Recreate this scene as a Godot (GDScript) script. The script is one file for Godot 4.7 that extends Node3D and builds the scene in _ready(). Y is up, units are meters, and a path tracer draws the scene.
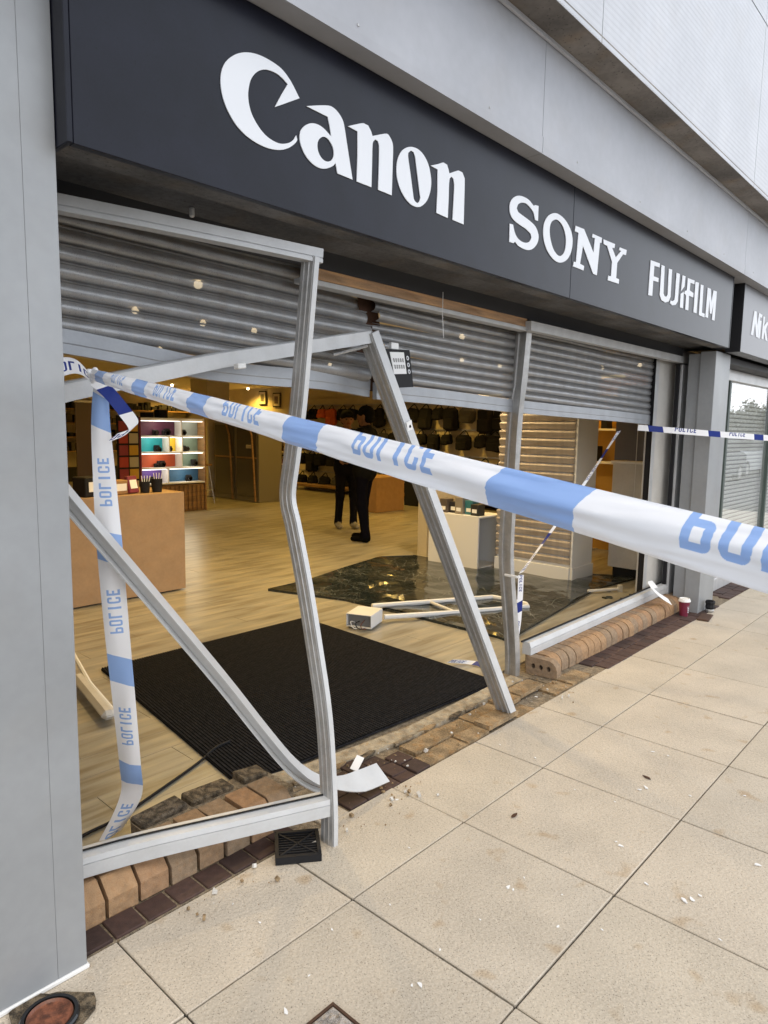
extends Node3D
# ---------------------------------------------------------------- camera numbers and pixel helpers
const EYE := Vector3(0.0, 1.49, 1.8)
const FOCAL := 691.03
var cam_basis := Basis.from_euler(Vector3(-0.121091, -0.832967, 0.0164612))
func ray(u: float, v: float) -> Vector3: return cam_basis * Vector3((u - 384.0) / FOCAL, -(v - 512.0) / FOCAL, -1.0)
func onx(u: float, v: float, x: float) -> Vector3:
	var d := ray(u, v); return EYE + d * ((x - EYE.x) / d.x)
func ony(u: float, v: float, y: float) -> Vector3:
	var d := ray(u, v); return EYE + d * ((y - EYE.y) / d.y)
func onz(u: float, v: float, z: float) -> Vector3:
	var d := ray(u, v); return EYE + d * ((z - EYE.z) / d.z)

# ---------------------------------------------------------------- mesh builder
class MB:
	var v := PackedVector3Array()
	var n := PackedVector3Array()
	var t := PackedVector2Array()
	var c := PackedColorArray()
	var col := Color.WHITE
	func tri(a: Vector3, b: Vector3, d: Vector3, out: Vector3, ta := Vector2.ZERO, tb := Vector2.ZERO, td := Vector2.ZERO):
		var nn := (d - a).cross(b - a)
		if nn.length_squared() < 1e-18: return
		nn = nn.normalized()
		if nn.dot(out) < 0.0:
			nn = -nn
			v.append_array([a, d, b]); t.append_array([ta, td, tb])
		else:
			v.append_array([a, b, d]); t.append_array([ta, tb, td])
		n.append_array([nn, nn, nn]); c.append_array([col, col, col])
	func quad(a: Vector3, b: Vector3, d: Vector3, e: Vector3, out: Vector3, ta := Vector2.ZERO, tb := Vector2.ZERO, td := Vector2.ZERO, te := Vector2.ZERO):
		tri(a, b, d, out, ta, tb, td); tri(a, d, e, out, ta, td, te)
	# a box with chamfered edges, centred on xf
	func box(xf: Transform3D, s: Vector3, bev := 0.0):
		var h := s * 0.5
		var b: float = min(bev, min(h.x, min(h.y, h.z)) * 0.8)
		var ax := [Vector3.RIGHT, Vector3.UP, Vector3.BACK]
		for i in 3:
			var j := (i + 1) % 3
			var k := (i + 2) % 3
			for sg in [-1.0, 1.0]:
				var o: Vector3 = ax[i] * h[i] * sg
				var p: Vector3 = ax[j] * (h[j] - b)
				var q: Vector3 = ax[k] * (h[k] - b)
				quad(xf * (o - p - q), xf * (o + p - q), xf * (o + p + q), xf * (o - p + q), xf.basis * (ax[i] * sg))
			if b > 0.0:
				for sj in [-1.0, 1.0]:
					for sk in [-1.0, 1.0]:
						var l: Vector3 = ax[i] * (h[i] - b)
						var e1: Vector3 = ax[j] * h[j] * sj + ax[k] * (h[k] - b) * sk
						var e2: Vector3 = ax[j] * (h[j] - b) * sj + ax[k] * h[k] * sk
						quad(xf * (e1 - l), xf * (e1 + l), xf * (e2 + l), xf * (e2 - l), xf.basis * (ax[j] * sj + ax[k] * sk))
		if b > 0.0:
			for sx in [-1.0, 1.0]:
				for sy in [-1.0, 1.0]:
					for sz in [-1.0, 1.0]:
						tri(xf * Vector3((h.x - b) * sx, (h.y - b) * sy, h.z * sz), xf * Vector3((h.x - b) * sx, h.y * sy, (h.z - b) * sz), xf * Vector3(h.x * sx, (h.y - b) * sy, (h.z - b) * sz), xf.basis * Vector3(sx, sy, sz))
	func bx(x0: float, x1: float, y0: float, y1: float, z0: float, z1: float, bev := 0.0):
		box(Transform3D(Basis(), Vector3(x0 + x1, y0 + y1, z0 + z1) * 0.5), Vector3(abs(x1 - x0), abs(y1 - y0), abs(z1 - z0)), bev)
	# closed profile (anticlockwise in U,V) swept along a path
	func sweep(path: Array, prof: PackedVector2Array, up: Vector3, caps := true, ups: Array = [], sc: Array = []):
		var rings := []
		var us := []
		var vs := []
		for i in path.size():
			var a: Vector3 = path[max(i - 1, 0)]
			var b: Vector3 = path[min(i + 1, path.size() - 1)]
			var tg := (b - a).normalized()
			var w: Vector3 = ups[i] if ups.size() > i else up
			w = (w - tg * w.dot(tg)).normalized()
			var u := w.cross(tg)
			us.append(u); vs.append(w)
			var r := PackedVector3Array()
			var f: float = sc[i] if sc.size() > i else 1.0
			for p in prof: r.append(path[i] + u * p.x * f + w * p.y * f)
			rings.append(r)
		var m := prof.size()
		for i in path.size() - 1:
			for j in m:
				var k := (j + 1) % m
				var e := prof[k] - prof[j]
				quad(rings[i][j], rings[i][k], rings[i + 1][k], rings[i + 1][j], us[i] * e.y - vs[i] * e.x)
		if caps:
			var big := PackedVector2Array()
			for p in prof: big.append(p * 2000.0)
			var ix := Geometry2D.triangulate_polygon(big)
			for q in range(0, ix.size(), 3):
				tri(rings[0][ix[q]], rings[0][ix[q + 1]], rings[0][ix[q + 2]], path[0] - path[1])
				var z: int = path.size() - 1
				tri(rings[z][ix[q]], rings[z][ix[q + 1]], rings[z][ix[q + 2]], path[z] - path[z - 1])
	func tube(path: Array, r: float, sides := 8, sc: Array = []):
		var pr := PackedVector2Array()
		for i in sides: pr.append(Vector2(cos(TAU * i / sides), sin(TAU * i / sides)) * r)
		var d: Vector3 = (path[path.size() - 1] - path[0]).normalized()
		sweep(path, pr, Vector3.UP if abs(d.y) < 0.9 else Vector3.RIGHT, true, [], sc)
	# profile of (radius, height) turned round y at base
	func lathe(base: Vector3, prof: Array, sides := 24):
		for i in prof.size() - 1:
			var p: Vector2 = prof[i]
			var q: Vector2 = prof[i + 1]
			for s in sides:
				var a := TAU * s / sides
				var b := TAU * (s + 1) / sides
				var da := Vector3(cos(a), 0, sin(a))
				var db := Vector3(cos(b), 0, sin(b))
				var e := q - p
				var nn := (da + db) * e.y + Vector3.DOWN * e.x * 2.0
				quad(base + da * p.x + Vector3.UP * p.y, base + db * p.x + Vector3.UP * p.y, base + db * q.x + Vector3.UP * q.y, base + da * q.x + Vector3.UP * q.y, nn)
	static func cut(ring: PackedVector2Array) -> PackedInt32Array:
		var big := PackedVector2Array()
		for p in ring: big.append((p - ring[0]) * 2000.0)
		return Geometry2D.triangulate_polygon(big)
	# average the normals of faces that meet at a point and lean less than the given angle
	func smooth(limit := 0.5) -> MB:
		var at := {}
		for i in v.size():
			var k := Vector3i((v[i] * 20000.0).round())
			if not at.has(k): at[k] = []
			at[k].append(i)
		var out := n.duplicate()
		for k in at:
			for i in at[k]:
				var s := Vector3.ZERO
				for j in at[k]:
					if n[i].dot(n[j]) > limit: s += n[j]
				out[i] = s.normalized()
		n = out
		return self
	# flat outline (with holes) given thickness; xf maps (x, y, 0..depth)
	func plate(outline: PackedVector2Array, holes: Array, depth: float, xf: Transform3D):
		var o := outline
		if Geometry2D.is_polygon_clockwise(o): o.reverse()
		var all := [o]
		var ring := o
		for h0 in holes:
			var h: PackedVector2Array = h0
			if not Geometry2D.is_polygon_clockwise(h): h.reverse()
			all.append(h)
			var pairs := []
			for i in ring.size():
				for j in h.size(): pairs.append([ring[i].distance_squared_to(h[j]), i, j])
			pairs.sort_custom(func(a, b): return a[0] < b[0])
			for tr in min(40, pairs.size()):
				var pr: Array = pairs[tr]
				var r2 := PackedVector2Array()
				for i in pr[1] + 1: r2.append(ring[i])
				for j in h.size() + 1: r2.append(h[(pr[2] + j) % h.size()])
				for i in range(pr[1], ring.size()): r2.append(ring[i])
				if cut(r2).size() > 0 or tr == min(40, pairs.size()) - 1:
					ring = r2; break
		var ix := cut(ring)
		for q in range(0, ix.size(), 3):
			for zz in [0.0, depth]:
				tri(xf * Vector3(ring[ix[q]].x, ring[ix[q]].y, zz), xf * Vector3(ring[ix[q + 1]].x, ring[ix[q + 1]].y, zz), xf * Vector3(ring[ix[q + 2]].x, ring[ix[q + 2]].y, zz), xf.basis * Vector3(0, 0, zz - depth * 0.5))
		for r in all:
			for i in r.size():
				var p: Vector2 = r[i]
				var q2: Vector2 = r[(i + 1) % r.size()]
				var e := q2 - p
				quad(xf * Vector3(p.x, p.y, 0), xf * Vector3(q2.x, q2.y, 0), xf * Vector3(q2.x, q2.y, depth), xf * Vector3(p.x, p.y, depth), xf.basis * Vector3(e.y, -e.x, 0))
	func mesh(origin := Vector3.ZERO) -> ArrayMesh:
		var arr := []
		arr.resize(Mesh.ARRAY_MAX)
		var w := PackedVector3Array()
		for p in v: w.append(p - origin)
		arr[Mesh.ARRAY_VERTEX] = w; arr[Mesh.ARRAY_NORMAL] = n; arr[Mesh.ARRAY_TEX_UV] = t; arr[Mesh.ARRAY_COLOR] = c
		var m := ArrayMesh.new()
		m.add_surface_from_arrays(Mesh.PRIMITIVE_TRIANGLES, arr)
		return m

# ---------------------------------------------------------------- things and parts
var taken := {}
func numbered(called: String) -> String:
	taken[called] = taken.get(called, -1) + 1
	return called if taken[called] == 0 else "%s_%03d" % [called, taken[called]]
func thing(called: String, label: String, category: String, at: Vector3, group := "") -> Node3D:
	var o := Node3D.new(); o.name = numbered(called); add_child(o); o.position = at
	o.set_meta("label", label); o.set_meta("category", category)
	if group: o.set_meta("group", group)
	return o
func setting(called: String) -> Node3D:
	var o := Node3D.new(); o.name = numbered(called); add_child(o); o.set_meta("kind", "structure"); return o
func origin_of(p: Node) -> Vector3:
	var q := Vector3.ZERO
	while p != self and p is Node3D:
		q += (p as Node3D).position; p = p.get_parent()
	return q
# a part: the builder's world-space shape as one mesh under its thing
func part(called: String, mb: MB, m: Material, parent: Node) -> MeshInstance3D:
	var o := MeshInstance3D.new(); o.name = called
	o.mesh = mb.mesh(origin_of(parent)); o.material_override = m
	parent.add_child(o, true); return o
func piece(called: String, me: Mesh, m: Material, xf: Transform3D, parent: Node) -> MeshInstance3D:
	var o := MeshInstance3D.new(); o.name = called; o.mesh = me; o.material_override = m
	parent.add_child(o, true); o.transform = xf; o.position -= origin_of(parent); return o
# a thing made of one mesh
func single(called: String, mb: MB, m: Material, label: String, category: String, at: Vector3, group := "") -> MeshInstance3D:
	var o := MeshInstance3D.new(); o.name = numbered(called); o.mesh = mb.mesh(at); o.material_override = m
	add_child(o); o.position = at; o.set_meta("label", label); o.set_meta("category", category)
	if group: o.set_meta("group", group)
	return o
func boxed(x0: float, x1: float, y0: float, y1: float, z0: float, z1: float, bev := 0.0) -> MB:
	var b := MB.new(); b.bx(x0, x1, y0, y1, z0, z1, bev); return b

# ---------------------------------------------------------------- materials
var rng := RandomNumberGenerator.new()
func mat(r: float, g: float, b: float, rough := 0.6, metal := 0.0) -> StandardMaterial3D:
	var m := StandardMaterial3D.new()
	m.albedo_color = Color(r, g, b).linear_to_srgb(); m.roughness = rough; m.metallic = metal
	m.cull_mode = BaseMaterial3D.CULL_DISABLED
	return m
func tinted(m: StandardMaterial3D, k: Color) -> StandardMaterial3D:
	var q: StandardMaterial3D = m.duplicate(); q.albedo_color = k.linear_to_srgb(); return q
func glow(r: float, g: float, b: float, e: float) -> StandardMaterial3D:
	var m := mat(r, g, b, 0.5); m.emission_enabled = true; m.emission = Color(r, g, b).linear_to_srgb(); m.emission_energy_multiplier = e; return m
func noise_img(size: int, freq: float, seed_n: int, oct := 4) -> Image:
	var f := FastNoiseLite.new(); f.seed = seed_n; f.frequency = freq; f.fractal_octaves = oct; f.noise_type = FastNoiseLite.TYPE_SIMPLEX
	var im := f.get_seamless_image(size, size); im.convert(Image.FORMAT_L8); return im
# a tiling multiplier picture: mid value "mid", coarse and fine wander, and dark / light specks
func grain_tex(size: int, mid: float, coarse: float, fine: float, dark_specks: float, light_specks: float, warm: float, seed_n: int, cf := 0.006, ff := 0.09) -> ImageTexture:
	var a := noise_img(size, cf, seed_n).get_data()
	var b := noise_img(size, ff, seed_n + 1, 3).get_data()
	var w := noise_img(size, cf * 1.7, seed_n + 2, 3).get_data()
	var r := RandomNumberGenerator.new(); r.seed = seed_n
	var out := PackedByteArray(); out.resize(size * size * 3)
	for i in size * size:
		var x := mid + (a[i] / 255.0 - 0.5) * coarse + (b[i] / 255.0 - 0.5) * fine
		var q := r.randf()
		if q < dark_specks: x *= 0.45 + r.randf() * 0.3
		elif q > 1.0 - light_specks: x = x * 1.1 + 0.05
		var k: float = max(0.0, w[i] / 255.0 - (0.79 if warm >= 0.8 else 0.55)) * warm
		if warm >= 0.8: x *= 1.0 - k * 0.5
		out[i * 3] = clampi(int(x * 255.0), 0, 255)
		out[i * 3 + 1] = clampi(int(x * (1.0 - k * 0.35) * 255.0), 0, 255)
		out[i * 3 + 2] = clampi(int(x * (1.0 - k * 0.8) * 255.0), 0, 255)
	var im := Image.create_from_data(size, size, false, Image.FORMAT_RGB8, out); im.generate_mipmaps()
	return ImageTexture.create_from_image(im)
# long streaks along x (wood, brushed metal)
func streak_tex(size: int, mid: float, amount: float, fine: float, stretch: float, seed_n: int, tint := 0.0) -> ImageTexture:
	var f := FastNoiseLite.new(); f.seed = seed_n; f.frequency = 0.02; f.fractal_octaves = 4; f.noise_type = FastNoiseLite.TYPE_SIMPLEX
	var r := RandomNumberGenerator.new(); r.seed = seed_n
	var out := PackedByteArray(); out.resize(size * size * 3)
	for y in size:
		for x in size:
			var fx := float(x) / size
			var g1 := f.get_noise_2d(x / stretch, y * 1.0)
			var g2 := f.get_noise_2d((x - size) / stretch, y * 1.0)
			var g: float = lerp(g1, g2, fx)
			var q := mid + g * amount + (r.randf() - 0.5) * fine
			var i := (y * size + x) * 3
			out[i] = clampi(int(q * 255.0), 0, 255)
			out[i + 1] = clampi(int((q - abs(g) * tint * 0.4) * 255.0), 0, 255)
			out[i + 2] = clampi(int((q - abs(g) * tint) * 255.0), 0, 255)
	var im := Image.create_from_data(size, size, false, Image.FORMAT_RGB8, out); im.generate_mipmaps()
	return ImageTexture.create_from_image(im)
func tri_tex(m: StandardMaterial3D, tex: Texture2D, tile: float, world := true) -> StandardMaterial3D:
	m.albedo_texture = tex; m.uv1_triplanar = true; m.uv1_world_triplanar = world; m.uv1_scale = Vector3.ONE / tile; return m
func bumped(m: StandardMaterial3D, size: int, freq: float, strength: float, seed_n: int) -> StandardMaterial3D:
	var im := noise_img(size, freq, seed_n, 4); im.convert(Image.FORMAT_RGBA8); im.bump_map_to_normal_map(strength)
	m.normal_enabled = true; m.normal_texture = ImageTexture.create_from_image(im); m.normal_scale = 1.0; return m

var M := {}
func make_materials():
	var pave := grain_tex(1024, 0.88, 0.07, 0.12, 0.022, 0.06, 0.82, 11, 0.004, 0.2)
	for i in 4:
		var k: Array = [[0.65, 0.57, 0.455], [0.615, 0.54, 0.435], [0.67, 0.585, 0.47], [0.635, 0.56, 0.455]][i]
		M["slab%d" % i] = bumped(tri_tex(mat(k[0], k[1], k[2], 0.85), pave, 1.87), 512, 0.2, 0.5, 5)
	M.bedding = tri_tex(mat(0.05, 0.045, 0.035, 0.95), pave, 0.5)
	M.screed = bumped(tri_tex(mat(0.38, 0.27, 0.15, 0.9), grain_tex(512, 0.84, 0.32, 0.2, 0.05, 0.05, 0.6, 31, 0.012, 0.1), 0.8), 512, 0.10, 1.6, 9)
	M.mortar = bumped(tri_tex(mat(0.36, 0.29, 0.20, 0.95), grain_tex(256, 0.82, 0.35, 0.35, 0.06, 0.05, 0.3, 37, 0.02, 0.15), 0.2), 256, 0.08, 4.0, 19)
	var bt := grain_tex(512, 0.86, 0.18, 0.22, 0.04, 0.03, 0.3, 41, 0.014, 0.2)
	for i in 4:
		var k: Array = [[0.50, 0.31, 0.165], [0.42, 0.275, 0.16], [0.46, 0.28, 0.155], [0.39, 0.275, 0.175]][i]
		M["buff%d" % i] = bumped(tri_tex(mat(k[0], k[1], k[2], 0.9), bt, 0.31), 512, 0.16, 1.3, 3)
	for i in 3:
		var k: Array = [[0.085, 0.045, 0.036], [0.065, 0.036, 0.030], [0.105, 0.058, 0.046]][i]
		M["dark%d" % i] = bumped(tri_tex(mat(k[0], k[1], k[2], 0.8), bt, 0.29), 512, 0.16, 1.0, 4)
	for i in 2:
		var k: Array = [[0.20, 0.155, 0.10], [0.17, 0.14, 0.105]][i]
		M["grimy%d" % i] = bumped(tri_tex(mat(k[0], k[1], k[2], 0.95), grain_tex(256, 0.78, 0.8, 0.4, 0.12, 0.05, 0.4, 51 + i, 0.02, 0.12), 0.2), 256, 0.10, 2.5, 8)
	var smudge := grain_tex(512, 0.95, 0.07, 0.025, 0.0, 0.0, 0.04, 61, 0.006, 0.06)
	M.clad = tri_tex(mat(0.32, 0.332, 0.345, 0.42, 0.1), smudge, 1.7)
	M.fascia = tri_tex(mat(0.43, 0.44, 0.475, 0.5), smudge, 2.3)
	M.rib = tri_tex(mat(0.60, 0.615, 0.655, 0.5), smudge, 2.9)
	M.soffit = tri_tex(mat(0.26, 0.235, 0.21, 0.7), grain_tex(256, 0.85, 0.35, 0.1, 0.02, 0.0, 0.4, 67), 1.1)
	M.shaded_soffit = tri_tex(mat(0.15, 0.15, 0.155, 0.75), grain_tex(256, 0.85, 0.4, 0.15, 0.02, 0.01, 0.3, 68), 0.8)  # dark grey standing in for shade on the housing and sign underside
	M.head = tri_tex(mat(0.05, 0.05, 0.054, 0.6), smudge, 0.9)
	M.sign = tri_tex(mat(0.009, 0.010, 0.019, 0.30), grain_tex(512, 0.88, 0.20, 0.08, 0.002, 0.002, 0.0, 71, 0.01, 0.2), 1.3)
	M.sign.metallic_specular = 0.32
	M.letter = mat(0.70, 0.72, 0.76, 0.5)
	M.alu = tri_tex(mat(0.60, 0.605, 0.61, 0.36, 0.25), smudge, 0.6)
	M.white_alu = tri_tex(mat(0.58, 0.59, 0.60, 0.38), smudge, 0.5)
	M.mill = tri_tex(mat(0.50, 0.495, 0.485, 0.36, 0.45), grain_tex(512, 0.92, 0.13, 0.05, 0.008, 0.006, 0.1, 87, 0.012, 0.05), 0.6)
	M.dark_grey = mat(0.20, 0.20, 0.20, 0.55)  # even dark grey for inner panels, motor and digits
	M.slat = tri_tex(mat(0.41, 0.415, 0.425, 0.40, 0.4), grain_tex(512, 0.9, 0.14, 0.12, 0.02, 0.0, 0.15, 83, 0.01, 0.3), 0.7)
	M.slat.transparency = BaseMaterial3D.TRANSPARENCY_ALPHA; M.slat.albedo_color.a = 0.97
	M.bar = tri_tex(mat(0.36, 0.375, 0.40, 0.42, 0.2), smudge, 0.6)
	M.panel_white = tri_tex(mat(0.66, 0.64, 0.60, 0.6), smudge, 1.2)
	M.timber = tri_tex(mat(0.64, 0.40, 0.23, 0.8), streak_tex(256, 0.82, 0.5, 0.1, 10.0, 91, 0.3), 0.5)
	M.rust = tri_tex(mat(0.10, 0.045, 0.022, 0.9), bt, 0.15)
	var wood := streak_tex(512, 0.88, 0.20, 0.04, 9.0, 101, 0.12)
	for i in 4:
		var k: Array = [[0.43, 0.405, 0.335], [0.42, 0.395, 0.325], [0.445, 0.42, 0.35], [0.425, 0.40, 0.33]][i]
		M["plank%d" % i] = tri_tex(mat(k[0], k[1], k[2], 0.30), wood, 1.1)
	M.ply = tri_tex(mat(0.45, 0.29, 0.155, 0.55), grain_tex(512, 0.92, 0.07, 0.04, 0.0, 0.0, 0.12, 103, 0.008, 0.05), 1.0)
	M.oak = tri_tex(mat(0.30, 0.17, 0.07, 0.6), wood, 0.7)
	M.mat_rubber = tri_tex(mat(0.034, 0.034, 0.038, 0.95), grain_tex(512, 0.8, 0.35, 0.5, 0.1, 0.015, 0.0, 107, 0.02, 0.2), 0.45)
	M.mat_rubber.metallic_specular = 0.2
	M.black = mat(0.016, 0.016, 0.018, 0.55)
	M.black_cloth = mat(0.018, 0.018, 0.021, 0.9)
	M.black_cloth.metallic_specular = 0.12; M.black.metallic_specular = 0.3
	M.black_gloss = mat(0.012, 0.012, 0.013, 0.15)
	M.white = mat(0.78, 0.78, 0.77, 0.5)
	M.paper = mat(0.80, 0.80, 0.80, 0.8)
	M.wall = tri_tex(mat(0.60, 0.53, 0.40, 0.8), smudge, 2.0)
	M.ceiling = mat(0.72, 0.66, 0.54, 0.9)
	M.slatwood = tri_tex(mat(0.60, 0.53, 0.46, 0.6), wood, 0.9)
	M.card = tri_tex(mat(0.36, 0.21, 0.09, 0.85), smudge, 0.5)
	M.asphalt = tri_tex(mat(0.06, 0.06, 0.062, 0.9), pave, 1.5)
	M.shutter_pale = mat(0.52, 0.54, 0.50, 0.5)
	M.pane = mat(0.95, 0.97, 0.96, 0.0); M.pane.transparency = BaseMaterial3D.TRANSPARENCY_ALPHA; M.pane.albedo_color.a = 0.08; M.pane.metallic_specular = 0.5
	M.green_metal = mat(0.05, 0.07, 0.06, 0.5)
	M.copper = tri_tex(mat(0.26, 0.09, 0.045, 0.45), grain_tex(256, 0.8, 0.6, 0.2, 0.03, 0.01, 0.2, 113, 0.02, 0.1), 0.2)
	M.rusty_plate = tri_tex(mat(0.10, 0.05, 0.028, 0.85), bt, 0.2)
	M.kiosk = mat(0.16, 0.145, 0.12, 0.5)
	M.kiosk_glass = mat(0.10, 0.092, 0.078, 0.12)  # grey lightened for the room mirrored in the glass
	M.maroon = mat(0.16, 0.012, 0.035, 0.5)

# ---------------------------------------------------------------- police tape print: POLICE and a slanted block, one period
func glyph(ch: String, x: float, y: float) -> bool:   # x, y in 0..1, y up
	var ring := func(px: float, py: float, y0: float, y1: float) -> bool:
		var cx: float = abs(px - 0.5)
		var cy: float = abs(py - (y0 + y1) * 0.5)
		var hy: float = (y1 - y0) * 0.5
		var ox: float = max(cx - 0.2, 0.0)
		var oy: float = max(cy - (hy - 0.2), 0.0)
		if ox * ox / 0.0625 + oy * oy / 0.04 > 1.0: return false
		return cx > 0.17 or cy > hy - 0.15
	match ch:
		"O": return ring.call(x, y, 0.0, 1.0)
		"C": return ring.call(x, y, 0.0, 1.0) and not (x > 0.5 and y > 0.36 and y < 0.64)
		"P": return (x > 0.05 and x < 0.33) or (x >= 0.33 and ring.call(x, y, 0.42, 1.0)) or (x > 0.05 and x < 0.55 and y > 0.85)
		"L": return x > 0.1 and x < 0.9 and (x < 0.4 or y < 0.17)
		"I": return x > 0.34 and x < 0.66
		"E": return x > 0.1 and x < 0.9 and (x < 0.4 or y < 0.17 or y > 0.83 or (y > 0.42 and y < 0.58 and x < 0.8))
	return false
func tape_tex(ink: Color, ground: Color) -> ImageTexture:
	var w := 900
	var h := 160
	var im := Image.create(w, h, false, Image.FORMAT_RGB8); im.fill(ground)
	var word := "POLICE"
	for y in h:
		var fy := 1.0 - (y + 0.5) / h
		for x in w:
			var s := (x + 0.5) / w
			var hit := false
			if s < 0.37:
				var k := int(s / 0.37 * 6.0)
				var lx: float = (s / 0.37 * 6.0 - k) * 1.12 - 0.06
				var ly := (fy - 0.24) / 0.52
				hit = ly > 0.0 and ly < 1.0 and lx > 0.0 and lx < 1.0 and glyph(word[k], lx, ly)
			else:
				var e := 0.575 - (fy - 0.5) * 0.06
				hit = s > e and s < e + 0.235
			if hit: im.set_pixel(x, y, ink)
	im.generate_mipmaps()
	return ImageTexture.create_from_image(im)
# ribbon: centre line, width vectors, u in periods, v range; a cross-section of (across 0..1 -> offset) points
func ribbon(mb: MB, pts: Array, wide: Array, s0: float, period: float, v0: float, v1: float, flip := false, thick := Vector3.ZERO):
	var s := s0
	var flat := []
	for i in pts.size():
		if i > 0: s += (pts[i] - pts[i - 1]).length()
		flat.append(s / period)
	for i in pts.size() - 1:
		var a: Vector3 = pts[i] - wide[i] * 0.5
		var b: Vector3 = pts[i] + wide[i] * 0.5
		var c2: Vector3 = pts[i + 1] + wide[i + 1] * 0.5
		var d: Vector3 = pts[i + 1] - wide[i + 1] * 0.5
		var va := v1 if flip else v0
		var vb := v0 if flip else v1
		mb.quad(a, b, c2, d, Vector3(-0.5, 0.3, 1), Vector2(flat[i], va), Vector2(flat[i], vb), Vector2(flat[i + 1], vb), Vector2(flat[i + 1], va))

func smooth_path(p: Array, per := 8) -> Array:
	var out := []
	for i in p.size() - 1:
		var p0 = p[max(i - 1, 0)]
		var p3 = p[min(i + 2, p.size() - 1)]
		for k in per:
			out.append(p[i].cubic_interpolate(p[i + 1], p0, p3, float(k) / per))
	out.append(p[p.size() - 1])
	return out

func _ready():
	rng.seed = 7
	var cam := Camera3D.new(); cam.position = EYE; cam.basis = cam_basis; cam.fov = rad_to_deg(2.0 * atan(512.0 / FOCAL)); cam.near = 0.05; cam.far = 600.0
	add_child(cam); cam.current = true
	var env := Environment.new()
	var sky_mat := ProceduralSkyMaterial.new()
	sky_mat.sky_top_color = Color(0.80, 0.84, 0.90); sky_mat.sky_horizon_color = Color(0.95, 0.96, 0.97); sky_mat.sky_curve = 0.25
	sky_mat.ground_bottom_color = Color(0.25, 0.25, 0.25); sky_mat.ground_horizon_color = Color(0.6, 0.61, 0.62); sky_mat.sky_energy_multiplier = 1.25
	sky_mat.energy_multiplier = 1.0
	var sky := Sky.new(); sky.sky_material = sky_mat
	env.background_mode = Environment.BG_SKY; env.sky = sky; env.tonemap_mode = Environment.TONE_MAPPER_LINEAR; env.tonemap_exposure = 1.75
	env.sdfgi_enabled = true; env.ssao_enabled = true; env.ssil_enabled = true
	var we := WorldEnvironment.new(); we.environment = env; add_child(we)
	var sun := DirectionalLight3D.new(); sun.light_energy = 0.3; sun.light_angular_distance = 40.0; sun.light_color = Color(1.0, 0.97, 0.93); sun.shadow_enabled = true
	sun.rotation_degrees = Vector3(-62, -25, 0); add_child(sun)
	make_materials()
	build_ground()
	build_facade()
	build_sign()
	build_shopfront()
	build_neighbour()
	build_interior()
	build_people()
	build_tapes()
	build_debris()
	build_street()

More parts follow.
